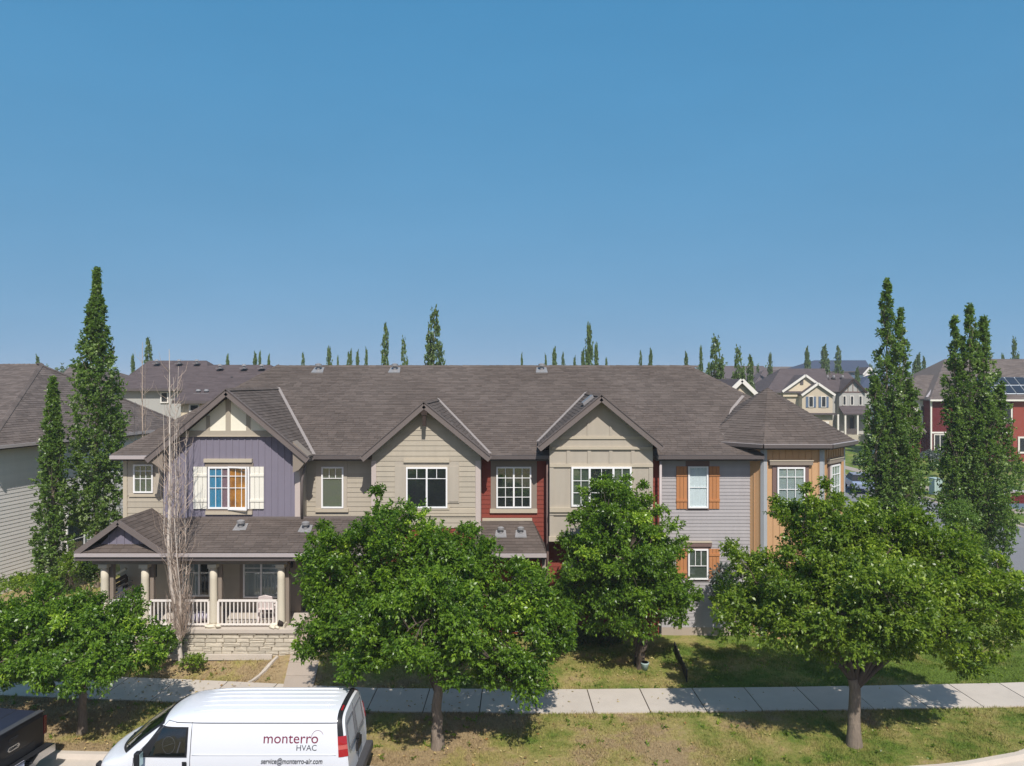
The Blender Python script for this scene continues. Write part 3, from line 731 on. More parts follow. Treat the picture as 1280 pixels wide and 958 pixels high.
# --- left end wall section
YM = 26.0
pl = [(X(155, YM), 0.0), (X(208, YM), 0.0), (X(208, YM), 6.62), (X(155, YM), 6.62)]
wall(TH, pl, (0, YM), M['beige'], 'lap', 0.21)
bxo('corner_board', M['tan'], TH, X(154.5, YM), X(159.5, YM), YM-0.045, YM+0.1, 0, 6.62)
pbox('window_casing', 'beige2', TH, 160, 572, 203, 620, YM, 0.035)
pbox('window_sill', 'tan', TH, 162, 618, 203, 622, YM, 0.06)
pwin(TH, 168, 581.5, 192.5, 617, YM, grid=(3, 4), rows_at=(0.5, 0.77), backs=('blind2',), base=0.04)
MB().box(X(155, YM), 9.0, YM+0.19, 38.2, 0, 6.6).box(9.0, 12.1, 30.4, 38.2, 0, 6.6).build('inner_walls', M['beige2'], TH)
pbox('side_wall', 'purple', TH, 204.2, 560, 205.2, 650, Y1, 0.0, -0.85)

# --- beige section with the tall single window
wall(TH, [(X(374, YM), Z(652, YM)), (X(467, YM), Z(652, YM)), (X(467, YM), 6.62), (X(374, YM), 6.62)], (0, YM), M['beige'], 'lap', 0.175)
pbox('window_casing', 'beige2', TH, 395, 577, 434, 641, YM, 0.045)
pwin(TH, 402.5, 584.5, 430, 636, YM, grid=(3, 1), gridtop=0.24, backs=('blind2',), base=0.05)
pbox('window_sill', 'tan', TH, 395, 636.5, 436, 641, YM, 0.09)

# --- second gable, beige lap siding
Y2 = 25.35; Yf2 = 24.95
xa, za, xL, xR, zE = cross_gable(530, 503, 452, 612.5, 571.5, Yf2, Y2, 465, 601)
gp = gable_poly(xa, za, xL, xR, zE, X(465, Y2), X(601, Y2), Z(661, Y2))
wall(TH, gp, (0, Y2), M['beige'], 'lap', 0.185, thick=0.3)
pbox('corner_board', 'pinktrim', TH, 464.5, 577, 470.5, 668, Y2, 0.045, -0.5)
pbox('corner_board', 'pinktrim', TH, 594.5, 577, 601, 668, Y2, 0.045, -0.5)
pbox('window_casing', 'beige2', TH, 494, 578, 574, 630, Y2, 0.04)
pbox('window_header', 'tan', TH, 505, 575, 562, 579, Y2, 0.11)
pbox('window_sill', 'tan', TH, 506, 634.5, 562, 638, Y2, 0.085)
pbox('belt_trim', 'tan', TH, 470.5, 637, 594.5, 642.5, Y2, 0.06)
pbox('wide_shutter', 'beige2', TH, 494, 584, 507, 628, Y2, 0.065); pbox('wide_shutter', 'beige2', TH, 561, 584, 573, 628, Y2, 0.065)
pwin(TH, 508, 585, 559.5, 636, Y2, sashes=2, grid=(2, 1), gridtop=0.24, backs=([(0, .45, 'inside'), (.45, 1, 'inside')], 'inside'), base=0.045)
# dark king post bracket hanging in the peak
kp = MB(); Yk = Yf2-0.02
kp.box(X(528, Yk), X(532.5, Yk), Yk-0.02, Yk+0.1, Z(534, Yk), Z(511, Yk))
kp.box(X(526.5, Yk), X(534, Yk), Yk-0.04, Yk+0.1, Z(520, Yk), Z(515, Yk))
kp.build('peak_bracket', M['dkwood'], TH)
# red wall below the second floor of this gable
wall(TH, [(X(465, Y2), 0.0), (X(601, Y2), 0.0), (X(601, Y2), Z(661, Y2)-0.002), (X(465, Y2), Z(661, Y2)-0.002)], (0, Y2+0.02), M['red'], 'lap', 0.17, thick=0.25)
pbox('belt_trim', 'tan', TH, 470.5, 643, 594.5, 646, Y2, 0.05)
pwin(TH, 505, 700, 560, 755, Y2, sashes=2, grid=(2, 3), backs=('inside', 'blind2'), base=0.03)

# --- red bay
wall(TH, [(X(600, YM), 0.0), (X(690, YM), 0.0), (X(690, YM), 6.62), (X(600, YM), 6.62)], (0, YM), M['red'], 'lap', 0.165)
pbox('window_casing', 'dtan', TH, 613.5, 573, 671, 642, YM, 0.04)
pbox('window_sill', 'tan', TH, 612.5, 637, 671.5, 642, YM, 0.085)
pwin(TH, 620.5, 584.5, 664, 636, YM, sashes=2, grid=(2, 4), backs=('inside',), base=0.045)
# entry roof over the red unit
ez, et, Yo = Z(693, 24.5), Z(651, YM), 24.5
ex = [X(586, 24.5), X(683, 24.5), X(665, YM), X(603, YM)]
roof_part(TH, [[(ex[0], Yo, ez), (ex[1], Yo, ez), (ex[2], YM-.05, et), (ex[3], YM-.05, et)], [(ex[1], Yo, ez), (ex[1], YM-.05, ez), (ex[2], YM-.05, et)], [(ex[0], Yo, ez), (ex[3], YM-.05, et), (ex[0], YM-.05, ez)]], M['shingle'], 'entry_roof', thick=0.1)
bxo('roof_flashing', M['tan'], TH, ex[3], ex[2], YM-0.10, YM-0.02, et-0.02, et+0.07)
bxo('gutter', M['gutter_l'], TH, ex[0], ex[1], Yo-0.11, Yo-0.01, ez-0.12, ez+0.0)
bxo('soffit', M['soffit'], TH, ex[0]+.02, ex[1]-.02, Yo+0.0, YM-.05, ez-0.2, ez-0.125)
for cxp in (592, 680): MB().tube([(X(cxp, 24.6), 24.75, 0.1), (X(cxp, 24.6), 24.75, ez-0.2)], 0.07, 12).build('entry_post', M['dtan'], TH, smooth=True)
dr = pbox('front_door', 'door', TH, 640, 722, 668, 790, YM, 0.06, 0.02)

# --- third gable, panelled
Y3 = 25.3; Yf3 = 24.9
xa, za, xL, xR, zE = cross_gable(751.7, 494, 673.5, 828.5, 558.5, Yf3, Y3, 687, 815)
G3 = (xa, za, xL, xR, zE)
gp = gable_poly(xa, za, xL, xR, zE, X(687, Y3), X(816, Y3), Z(676, Y3))
wp = wall(TH, gp, (0, Y3), M['beige2'], None, thick=0.45)
def strip3(x0, y0, x1, y1, m='dtan', d0=0.03): return pbox('panel_batten' if m != 'tan' else 'belt_trim', m, wp, x0, y0, x1, y1, Y3, d0)
for pxx in (735, 763.5): strip3(pxx-1.2, 529 if pxx == 735 else 527, pxx+1.2, 547, 'beige2', 0.028)
strip3(700, 546.5, 806, 550, 'tan', 0.04)
strip3(690, 559.5, 815, 563, 'tan', 0.07)
for pxx in (710.5, 736.5, 763.5, 791): strip3(pxx-2.2, 563, pxx+2.2, 581, 'beige2', 0.03)
strip3(687, 581, 816, 585, 'tan', 0.05)
strip3(687, 585, 692, 676, 'beige2', 0.03); strip3(811, 585, 816, 676, 'beige2', 0.03)
strip3(687, 635.5, 816, 641, 'tan', 0.10); strip3(687, 641, 816, 645, 'beige2', 0.05)
strip3(686, 671.5, 816.5, 677.5, 'tan', 0.09)
pwin(TH, 714, 584.5, 789, 634, Y3, sashes=3, splits=(0.29, 0.71), grid=(2, 3), backs=('blind2', 'inside', 'blind2'), base=0.055, fw=0.065)
wall(TH, [(X(686, YM), 0.0), (X(825, YM), 0.0), (X(825, YM), 6.62), (X(686, YM), 6.62)], (0, YM+0.005), M['red'], 'lap', 0.165)
pbox('front_door', 'door', TH, 703, 704, 718, 790, YM, 0.07, 0.02)
pbox('door_glass', 'inside', TH, 705, 708, 709, 722, YM, 0.075, 0.07)
pbox('window_casing', 'white', TH, 735, 705, 800, 760, YM, 0.05)
pwin(TH, 738, 708, 797, 757, YM, sashes=2, grid=(2, 2), backs=('blind2',), base=0.055)
MB().tube([(X(684.5, 25.6), 25.6, ZE-0.15), (X(684.5, 25.6), 25.62, 0.3)], 0.05, 8).build('downspout', M['brown'], TH, smooth=True)
MB().tube([(X(825, 25.7), 25.6, ZE-0.15), (X(825, 25.7), 25.65, 0.3)], 0.05, 8).build('downspout', M['gutter_l'], TH, smooth=True)

# --- grey section
gz0 = Z(785, YM)
wall(TH, [(X(824, YM), gz0), (X(940, YM), gz0), (X(940, YM), 6.62), (X(824, YM), 6.62)], (0, YM-0.01), M['grey'], 'lap', 0.128)
bxo('foundation', M['concrete2'], TH, X(824, YM), X(938, YM), YM-0.03, YM+0.1, -0.1, gz0-0.002)
for (y0, y1, hd, bl) in ((584, 636, 0, 'curtain_w'), (687, 725, 1, 'blind2')):
    pbox('window_casing', 'brown', TH, 857, y0-(14 if not hd else 2), 886.5, y1+2.5, YM, 0.045)
    pwin(TH, 859.5, y0, 884.5, y1, YM, grid=(1, 2) if not hd else (3, 1), gridtop=(0 if not hd else 0.5), backs=(bl,), base=0.05)
    shutter(TH, 845, y0, 858.3, y1+(1 if not hd else -2), YM, 'shutter_o'); shutter(TH, 886, y0, 899, y1+(1 if not hd else -2), YM, 'shutter_o')
    if hd: pbox('window_header', 'brown', TH, 856, 679, 889, 684, YM, 0.10); pbox('window_header', 'tan', TH, 856, 677.5, 889, 679, YM, 0.12)
# main gutters and soffits
def eave(x0, x1, Ye=YE, Ze=ZE, Yw=YM, gm='gutter'):
    bxo('gutter', M[gm], TH, x0, x1, Ye-0.12, Ye-0.015, Ze-0.13, Ze+0.0)
    bxo('soffit', M['soffit'], TH, x0, x1, Ye-0.01, Yw, Ze-0.20, Ze-0.155)
eave(X(139, YE), X(190, YE), gm='gutter_l'); eave(X(384, YE), X(455, YE)); eave(X(611, YE), X(688, YE)); eave(X(820, YE), 9.1)

# --- corner turret
cxT, cyT, apT = 10.22, 28.17, 2.57
zt_w = Z(557, 25.2)-0.05
side = 2*apT*math.tan(R(22.5))
for k in (-3, -2, -1, 0, 1, 2):
    ang = R(45*k)        # 0 faces the camera, +1 faces right
    nrm = Vector((math.sin(ang), -math.cos(ang)))
    O_ = (cxT + nrm.x*apT, cyT + nrm.y*apT, 0)
    wall(TH, [(-side/2, 0.0), (side/2, 0.0), (side/2, zt_w), (-side/2, zt_w)], O_, M['orange'], 'batten', 0.235, ang=ang, thick=0.12, name='turret_wall')
    MB().box(side/2-0.11, side/2+0.012, -0.035, 0.0, 0, zt_w).box(-side/2-0.012, -side/2+0.11, -0.035, 0.0, 0, zt_w).xf(O_, ang).build('corner_board', M['greytrim'], TH)
    if k in (0, 1):
        zw0, zw1 = Z(640, 25.6), Z(585, 25.6)
        wd = 0.50 if k == 0 else 0.42
        cc = (-0.10 if k == 0 else 0.0)
        bxo('window_casing', M['brown'], TH, cc-wd-0.16, cc+wd+0.16, -0.04, 0, zw0-0.1, zw1+0.07, O_, ang)
        bxo('window_header', M['dtan'], TH, cc-wd-0.28, cc+wd+0.28, -0.12, 0, zw1+0.08, zw1+0.22, O_, ang)
        bxo('window_header', M['tan'], TH, cc-wd-0.30, cc+wd+0.30, -0.14, 0, zw1+0.222, zw1+0.26, O_, ang)
        window(TH, cc-wd, cc+wd, zw0, zw1, O_, ang, grid=(3, 4), rows_at=(.5,.78), backs=('blind',), base=0.045)
ZT = Z(557, 25.2); aE = apT+0.36; apexT = (cxT, cyT, Z(486, cyT))
oct_ = []
for k in range(8):
    a = R(-90-22.5 + 45*k); rr = aE/math.cos(R(22.5)); oct_.append((cxT + rr*math.cos(a), cyT + rr*math.sin(a), ZT))
tri = [[oct_[k], oct_[(k+1) % 8], apexT] for k in range(8)]
roof_part(TH, tri, M['shingle'], 'turret_roof', thick=0.12)
def on_main(px, py):     # point of the main roof plane seen at a photo pixel
    k_ = (py-479.0)/F; Yq = (H - ZE + YE*PIT)/(PIT + k_); return Vector((X(px, Yq), Yq, roofZ(Yq)+.035))
va, vb, vc = on_main(929, 497), on_main(915, 514), on_main(905, 546)
MB().bar(va, vb, .12, .02, up=(0, -.45, 1)).bar(vb, vc, .12, .02, up=(0, -.45, 1)).build('valley_flashing', M['flash'], TH)
for k in (0, 1, 2, 7, 6):
    a, b = Vector(oct_[k]), Vector(oct_[(k+1) % 8]); mid = (a+b)/2; out = (mid - Vector((cxT, cyT, ZT))).normalized()
    MB().bar(a+out*0.05-Vector((0,0,.065)), b+out*0.05-Vector((0,0,.065)), 0.11, 0.13).build('gutter', M['gutter'], TH)
    MB().bar(a+out*0.06+Vector((0,0,.006)), b+out*0.06+Vector((0,0,.006)), 0.09, 0.012).build('drip_edge', M['gutter_l'], TH)
MB().prism([Vector(p)-Vector((0,0,.15)) for p in oct_], (0, 0, -0.04)).build('soffit', M['soffit'], TH)

# --- porch of the purple house
ZP = 1.28; YPf = 23.5
# stone base: stones one by one over mortar
xb0, xb1, zb0, zb1 = X(118, 23.42), X(369, 23.42), 0.30, ZP-0.16
pbase = MB().box(xb0, xb1, 23.42, 25.2, 0.0, zb1).build('porch_base', M['mortar'], TH)
smesh = []
for k in range(6):
    q = MB()
    jit = lambda: random.uniform(-.04, .04)
    a = [(-.5+jit()*.5, 0.5, -.5), (.5+jit()*.5, 0.5, -.5), (.5+jit()*.5, 0.5, .5), (-.5+jit()*.5, 0.5, .5)]
    f_ = [(-.46+jit(), -.5+jit()*3, -.42+jit()), (.46+jit(), -.5+jit()*3, -.42+jit()), (.46+jit(), -.5+jit()*3, .42+jit()), (-.46+jit(), -.5+jit()*3, .42+jit())]
    md = (jit()*3, -.62, jit()*3)
    q.add(a + f_ + [md], [(0,1,5,4),(1,2,6,5),(2,3,7,6),(3,0,4,7),(4,5,8),(5,6,8),(6,7,8),(7,4,8)])
    me = bpy.data.meshes.new('stone'); me.from_pydata(q.v, [], q.f); me.materials.append(M['stone']); me.update(); smesh.append(me)
def stone(x0, x1, z0, z1, y, side=False):
    o = bpy.data.objects.new('stone', random.choice(smesh)); col.objects.link(o); o.parent = pbase
    c = Vector(((x0+x1)/2, y-0.03, (z0+z1)/2)) if not side else Vector((y+0.03, (x0+x1)/2, (z0+z1)/2))
    o.location = c - org(TH); o.scale = (x1-x0-0.008, 0.06*random.uniform(.8, 1.3), z1-z0-0.008)
    if side: o.rotation_euler = (0, 0, R(90))
zrow = zb0
while zrow < zb1 - 0.04:
    hr = random.choice((0.11, 0.14, 0.18)); hr = hr if zrow + hr < zb1 - 0.06 else zb1 - zrow
    x = xb0
    while x < xb1 - 0.02:
        L = random.uniform(0.24, 0.62); x2 = x + L if x + L < xb1 - 0.15 else xb1
        if hr > 0.13 and random.random() < 0.3:
            stone(x, x2, zrow, zrow+hr*.5, 23.42); stone(x, x2, zrow+hr*.5, zrow+hr, 23.42)
        else: stone(x, x2, zrow, zrow+hr, 23.42)
        x = x2
    y = 23.42
    while y < 25.1:
        y2 = min(y + random.uniform(.25, .5), 25.2); stone(y, y2, zrow, zrow+hr, xb1, True); y = y2
    zrow += hr
MB().box(xb0-0.05, xb1+0.07, 23.30, 25.2, ZP-0.155, ZP).build('porch_floor', M['concrete'], TH, bevel=0.015)
bxo('footing_strip', M['concrete'], TH, X(215, 23.2), X(340, 23.2), 23.17, 23.27, 0.3, 0.47)
# porch back wall
wall(TH, [(X(150, Y1), ZP), (X(376, Y1), ZP), (X(376, Y1), 4.4), (X(150, Y1), 4.4)], (0, Y1+0.02), M['beige'], 'lap', 0.17)
pbox('window_casing', 'dtan', TH, 300, 690, 352, 752, Y1, 0.035); pbox('window_casing', 'dtan', TH, 224, 690, 266, 750, Y1, 0.035)
pwin(TH, 305, 696, 350, 748, Y1, sashes=2, grid=(1, 3), backs=('blind',), base=0.04, rows_at=(0.62, .72))
pwin(TH, 229, 696, 264, 746, Y1, sashes=2, splits=(0.62,), grid=(1, 3), backs=('blind', 'inside'), base=0.04, rows_at=(.6,))
fd = pbox('front_door', 'tan', TH, 190, 700, 214, 783, Y1, 0.05, 0.0)
pbox('door_panel', 'inside', TH, 191.5, 702, 197, 722, Y1, 0.055, 0.05)
pbox('door_casing', 'white', TH, 186, 697, 188.5, 783, Y1, 0.07, 0.0)
# porch roof
zpe = Z(692, 23.1); zpt = Z(648.5, Y1); Ype = 23.1
xPL, xPR = X(205, Ype)-0.3, X(463, Ype)
xgl, xgr = X(95, Ype), X(205, Ype)
xga = X(148, Ype); zga = Z(651, Ype)
main_p = [(xga+0.3, Ype, zpe), (xPR, Ype, zpe), (xPR, Y1-.02, zpt), (xga+0.3, Y1-.02, zpt)]
pr = roof_part(TH, [main_p], M['shingle'], 'porch_roof', thick=0.1)
# gable end of the porch roof (front) and its two slopes
Yg = 25.2
gh = zga - zpe
polyL = [(xgl, Ype, zpe), (xga, Ype, zga), (xga, Yg+0.05, zga), (xgl, Yg+0.05, zpe)]
polyR = [(xgr, Ype, zpe), (xgr, Yg+0.05, zpe), (xga, Yg+0.05, zga), (xga, Ype, zga)]
roof_part(TH, [polyL, polyR], M['shingle'], 'porch_gable_roof', thick=0.1)
for xe in (xgl, xgr): MB().bar((xe, Ype-.03, zpe-.03), (xga, Ype-.03, zga-.08), 0.05, 0.17).build('rake_board', M['fascia'], TH)
tz = Z(681, Ype+.3)
MB().prism([(xgl+0.45, Ype+.25, zpe), (xgr-0.45, Ype+.25, zpe), (xga, Ype+.25, zga-.12)], (0, .1, 0)).build('porch_gable_wall', M['purple'], TH)
for dxp in (-0.45, -0.2, 0.05, 0.3, 0.55): 
    zt2 = zga-.2 - abs(dxp)*gh/((xgr-xgl)/2)
    bxo('siding_batten', M['purple'], TH, xga+dxp-.015, xga+dxp+.015, Ype+.225, Ype+.25, zpe+.2, zt2)
# pent strip of shingles at the foot of that gable
pent = [(xgl+0.12, Ype-.02, zpe+.01), (xgr-0.12, Ype-.02, zpe+.01), (xgr-0.62, Ype+.25, zpe+.22), (xgl+0.62, Ype+.25, zpe+.22)]
roof_part(TH, [pent], M['shingle'], 'pent_roof', thick=0.03)
bxo('gutter', M['gutter_l'], TH, xgl, xPR, Ype-0.12, Ype-0.01, zpe-0.12, zpe-0.02)
bxo('fascia_board', M['gutter'], TH, xgl, xPR, Ype-0.06, Ype-0.0, zpe-0.26, zpe-0.121)
bxo('porch_ceiling', M['soffit'], TH, xgl+.02, xPR-.02, Ype+0.01, Y1, zpe-0.26, zpe-0.2)
bxo('porch_beam', M['dtan'], TH, xgl+.35, X(360, 23.5), 23.4, 23.6, zpe-0.46, zpe-0.262)
bxo('roof_flashing', M['fascia'], TH, X(236, Y1), xPR, Y1-0.06, Y1-0.02, zpt-0.02, zpt+0.05)
# columns
def column(px, Y=YPf):
    cxx = X(px, Y); zt = zpe-0.46
    c = MB().tube([(cxx, Y, ZP+.12), (cxx, Y, ZP+.2), (cxx, Y, zt-.5), (cxx, Y, zt-.14)], [0.14, 0.128, 0.122, 0.118], 16).build('porch_column', M['column'], TH, smooth=True)
    bxo('column_base', M['column'], c, cxx-.165, cxx+.165, Y-.165, Y+.165, ZP, ZP+.13)
    bxo('column_capital', M['column'], c, cxx-.145, cxx+.145, Y-.145, Y+.145, zt-.13, zt)
    bxo('column_shade_strip', M['dtan'], c, cxx+.05, cxx+.22, Y+.12, Y+.26, ZP, zt)  # darker strip that paints the shaded right side of the column
    return c
for pc in (131, 181.5, 267, 351.5): column(pc)
def railing(x0, x1, y0, y1, zf=ZP, zf1=None, hgt=0.88):
    a = Vector((x0, y0, zf)); b = Vector((x1, y1, zf1 if zf1 is not None else zf)); L = (b-a).length
    up = Vector((0, 0, hgt)); lo = Vector((0, 0, .09))
    r = MB().bar(a+up, b+up, 0.07, 0.06).build('porch_railing', M['whitewood'], TH)
    MB().bar(a+lo, b+lo, 0.05, 0.05).build('bottom_rail', M['whitewood'], r)
    n = max(2, int(L/0.128)); bm_ = None
    for k in range(n+1):
        p = a + (b-a)*(k/n)
        wx = 0.017 if 0 < k < n else 0.035
        bxo('baluster', M['whitewood'], r, p.x-wx, p.x+wx, p.y-wx, p.y+wx, p.z+.09, p.z+hgt-.03)
    return r
railing(X(273, YPf), X(346, YPf), YPf, YPf); railing(X(188, YPf), X(261, YPf), YPf, YPf); railing(X(139, YPf), X(175, YPf), YPf, YPf)
railing(X(131, YPf), X(131, YPf), YPf+.2, 25.1)
# porch steps
steps = [(0.42+0.215*(k+1), 23.5+0.33*k) for k in range(4)]
for k, (zz, yy) in enumerate(steps):
    bxo('porch_step', M['concrete2'], TH, -7.15, -6.1, yy, 25.2, zz-0.2, zz)
# wall lantern beside the porch
ln = MB(); xq, yq, zq = X(363.5, 24.9), 24.9, Z(707, 24.9)
bxo('porch_post', M['dtan'], TH, X(362, 25), X(376, 25), 25.0, 25.15, 1.0, zpe-.2)
ln.box(xq-.06, xq+.06, yq-.06, yq+.06, zq-.1, zq+.1).box(xq-.09, xq+.09, yq-.09, yq+.09, zq+.1, zq+.13).box(xq-.02, xq+.02, yq, yq+.12, zq+.02, zq+.06)
ln.build('wall_lantern', M['blackm'], TH)
# roof vents
def roof_vent(px, py, Y, zb=None, s=1.0, m='vent', style=0):
    x = X(px, Y); z = Z(py, Y) if zb is None else zb
    v = MB().tube([(x, Y, z-.05*s), (x, Y, z+.14*s), (x, Y, z+.14*s), (x, Y, z+.24*s), (x, Y, z+.28*s)], [.08*s, .08*s, .15*s, .15*s, .06*s], 12).build('roof_vent', M[m], TH, smooth=False)
    MB().add([(x-.26*s, Y-.26*s, z-.13*s), (x+.26*s, Y-.26*s, z-.13*s), (x+.22*s, Y+.2*s, z+.10*s), (x-.22*s, Y+.2*s, z+.10*s)], [(0,1,2,3)]).prism([(x-.26*s, Y-.26*s, z-.14*s), (x+.26*s, Y-.26*s, z-.14*s), (x+.22*s, Y+.2*s, z+.09*s), (x-.22*s, Y+.2*s, z+.09*s)], (0,0,-.03)).build('vent_flange', M[m], v)
for px_ in (398, 493.5, 677): roof_vent(px_, 461, 31.7, roofZ(31.7)+.05)
def porchz(Y): return zpe + (zpt-zpe)*(Y-Ype)/(Y1-Ype)
for px_, yv in ((301, 24.55), (382, 24.45)): roof_vent(px_, 0, yv, porchz(yv)+.04, 0.9)
for px_ in (626, 651): roof_vent(px_, 0, 25.35, ez+(et-ez)*(25.35-Yo)/(YM-Yo)+.04, 0.8)
# slanted metal box vent on the left slope of the third gable
xv, yv = X(735, 26.2), 26.2
xa, za, xL, xR, zE = G3
zv = za - (za-zE)/(xa-xL)*(xa-xv)
sl = (za-zE)/(xa-xL)
MB().prism([(xv-.2, yv-.5, zv-.2*sl+.02), (xv+.16, yv-.5, zv+.16*sl+.02), (xv+.16, yv+.2, zv+.16*sl+.02), (xv-.2, yv+.2, zv-.2*sl+.02)], (-.04, 0, 0.10)).build('box_vent', M['vent'], TH)
# ------------------------------------------------------------------ houses round about
def hip(e, r0, r1, thick=0.16):
    """e: four eave corners (front left, front right, back right, back left); r0, r1 ridge ends"""
    return [[e[0], e[1], r1, r0], [e[1], e[2], r1], [e[2], e[3], r0, r1], [e[3], e[0], r0]]
def vent_at(parent, x, y, z, s=1.0, m='vent'):
    v = MB().tube([(x, y, z-.1), (x, y, z+.16*s), (x, y, z+.16*s), (x, y, z+.3*s)], [.10*s, .10*s, .2*s, .14*s], 10).build('roof_vent', M[m], parent)
    MB().box(x-.28*s, x+.28*s, y-.28*s, y+.2*s, z-.06, z-.02).build('vent_flange', M[m], v)

# left neighbour: long side wall seen at a slant
NH = thing('neighbour_house', 'pale vinyl sided house with brown hip roof at the left edge behind two poplars', 'house', (-24, 36, 0))
aS = R(79.8); dS = Vector((math.cos(aS), math.sin(aS), 0)); oS = Vector((-21.84, 29.58, 0))
wall(NH, [(-0.3, 0.35), (12.6, 0.35), (12.6, 6.6), (-0.3, 6.6)], tuple(oS), M['house_l'], 'lap', 0.165, ang=aS, name='side_wall', proud=0.018)
bxo('corner_board', M['farwhite'], NH, -0.33, -0.2, -0.04, 0.05, 0.3, 6.6, tuple(oS), aS)
MB().box(-0.3, 12.6, -0.03, 0.1, -0.1, 0.35).xf(tuple(oS), aS).build('foundation', M['concrete2'], NH)
wall(NH, [(-11.5, 0.3), (-0.0, 0.3), (-0.0, 6.6), (-11.5, 6.6)], tuple(oS - dS*0.3), M['house_l'], 'lap', 0.115, ang=aS-R(90), joined=True, name='front_wall')
MB().box(-0.1, 12.4, 0.2, 9, 0, 6.5).xf(tuple(oS), aS).build('inner_walls', M['house_l'], NH)
window(NH, 3.85, 4.95, 1.2, 3.15, tuple(oS), aS, sashes=1, grid=(1, 2), rows_at=(0.36,), backs=('inside',), base=0.03)
E0 = Vector((-21.4, 29.5, 6.8)) - dS*0.75; E1 = Vector((-21.4, 29.5, 6.8)) + dS*12.7
lf = Vector((-.984, .177, 0))
R1 = Vector((-24.25, 36.2, 10.36)); R2 = R1 + lf*7
E2 = E0 + lf*12; E3 = E1 + lf*12
roof_part(NH, [[tuple(p) for p in pl] for pl in ([E0, E1, R1], [E2, E0, R1, R2])], M['shingle2'], 'roof', thick=0.12)
roof_part(NH, [[tuple(p) for p in pl] for pl in ([E1, E3, R2, R1], [E3, E2, R2])], M['shingle2'], 'rear_roof', fine=False)
caps(E0, R1, M['shingle2'], NH); caps(E1, R1, M['shingle2'], NH); caps(R1, R2, M['shingle2'], NH)
o_ = Vector((.984, -.177, 0))
MB().bar(E0+o_*0.06-Vector((0,0,.06)), E1+o_*0.06-Vector((0,0,.06)), 0.12, 0.13).build('gutter', M['gutter_l'], NH)
MB().bar(E0-o_*0.2-Vector((0,0,.17)), E1-o_*0.2-Vector((0,0,.17)), 0.5, 0.03).build('soffit', M['soffit'], NH)
MB().tube([E0+o_*0.08-Vector((0,0,.1)), E0+o_*0.08-Vector((0,0,.3)), E0-o_*0.3-Vector((0,0,.6))+dS*.3, E0-o_*0.3+dS*.3-Vector((0,0,6.4))], 0.045, 8).build('downspout', M['gutter_l'], NH)
pv = Vector((X(45, 33.5), 33.5, 0)); vent_at(NH, pv.x, pv.y, 8.05, 0.8, 'blackm')
vent_at(NH, X(5, 34), 34, 8.7, 0.8)

def simple_house(name, label, x0, x1, y0, y1, ze, zr, rx0, rx1, wallm, roofm, z0=0.0, over=0.4, gut='gutter', group=None, cat='house', fine=False, inset=0):
    h = thing(name, label, cat, ((x0+x1)/2, y0, z0), group)
    b = MB().box(x0, x1, y0, y1, z0, ze-0.05).build('wall', M[wallm], h)
    e = [(x0-over, y0-over, ze), (x1+over, y0-over, ze), (x1+over, y1+over, ze), (x0-over, y1+over, ze)]
    ym = (y0+y1)/2
    polys = [p for p in hip(e, (rx0, ym, zr), (rx1, ym, zr))]
    r = roof_part(h, polys[:1], M[roofm], 'roof', fine=fine, expo=0.2, wmin=.5, wmax=.9)
    [roof_part(h, [q_], M[roofm], 'hip_roof', fine=fine, expo=0.2, wmin=.5, wmax=.9) for q_ in (polys[1], polys[3])]; roof_part(h, polys[2:3], M[roofm], 'rear_roof', fine=False)
    bxo('gutter', M[gut], h, x0-over, x1+over, y0-over-0.14, y0-over, ze-0.2, ze)
    for (qx, qy) in ((x0, 0), (x1, 0)): pass
    return h, b
def fwin(h, x0, y0, x1, y1, Y, m='inside', fr='farwhite', t=0.10):
    """small far window given by its photo box on a front wall at depth Y"""
    a, b, c, dd = X(x0, Y), X(x1, Y), Z(y1, Y), Z(y0, Y)
    q = MB(); q.box(a, a+t, Y-.1, Y, c, dd); q.box(b-t, b, Y-.1, Y, c, dd); q.box(a+t, b-t, Y-.1, Y, dd-t, dd); q.box(a+t, b-t, Y-.1, Y, c, c+t)
    if b-a > 1.2: q.box((a+b)/2-t*.4, (a+b)/2+t*.4, Y-.1, Y, c+t, dd-t)
    f = q.build('window', M[fr], h)
    bxo('pane', M[m], f, a+t*.5, b-t*.5, Y-.05, Y-.01, c+t*.5, dd-t*.5)
    return f
# grey walled house behind, left
ha, _ = simple_house('hip_roof_house', 'grey walled house with dark hip roof behind the two bare dead trees', X(148, 60), X(262, 60), 60, 69, Z(487, 60), Z(452, 64.5), X(186, 64.5), X(258, 64.5), 'fargrey', 'shingle3', fine=True, z0=1.0)
fwin(ha, 201, 491, 211, 505, 59.99); 
for px_ in (196, 224, 246): vent_at(ha, X(px_, 63.5), 63.5, Z(453.5, 63.5)-.1, 1.0)
# cream walled house behind the purple gable
hb, _ = simple_house('hip_roof_house', 'cream walled house with long dark roof rising just behind the purple gable', X(226, 50), X(372, 50), 50, 60, Z(502, 50), Z(457.3, 55), X(262, 55), X(338, 55), 'farcream', 'shingle3', fine=True, z0=1.0)
fwin(hb, 237, 506, 250, 516, 49.99)
for px_ in (275, 305, 327): vent_at(hb, X(px_, 54), 54, Z(459.3, 54)-.1, 0.9)
vent_at(hb, X(290, 53), 53, Z(475, 53), 0.6, 'blackm')
for px_ in (248, 258): vent_at(hb, X(px_, 50.8), 50.8, Z(492.5, 50.8), 0.9)
hc, _ = simple_house('hip_roof_house', 'brown roofed house whose ridge shows just left of the tall narrow poplar', X(70, 66), X(140, 66), 66, 76, Z(486, 66), Z(456.5, 71), X(90, 71), X(112, 71), 'fargrey', 'shingle2', fine=True, z0=1.0)

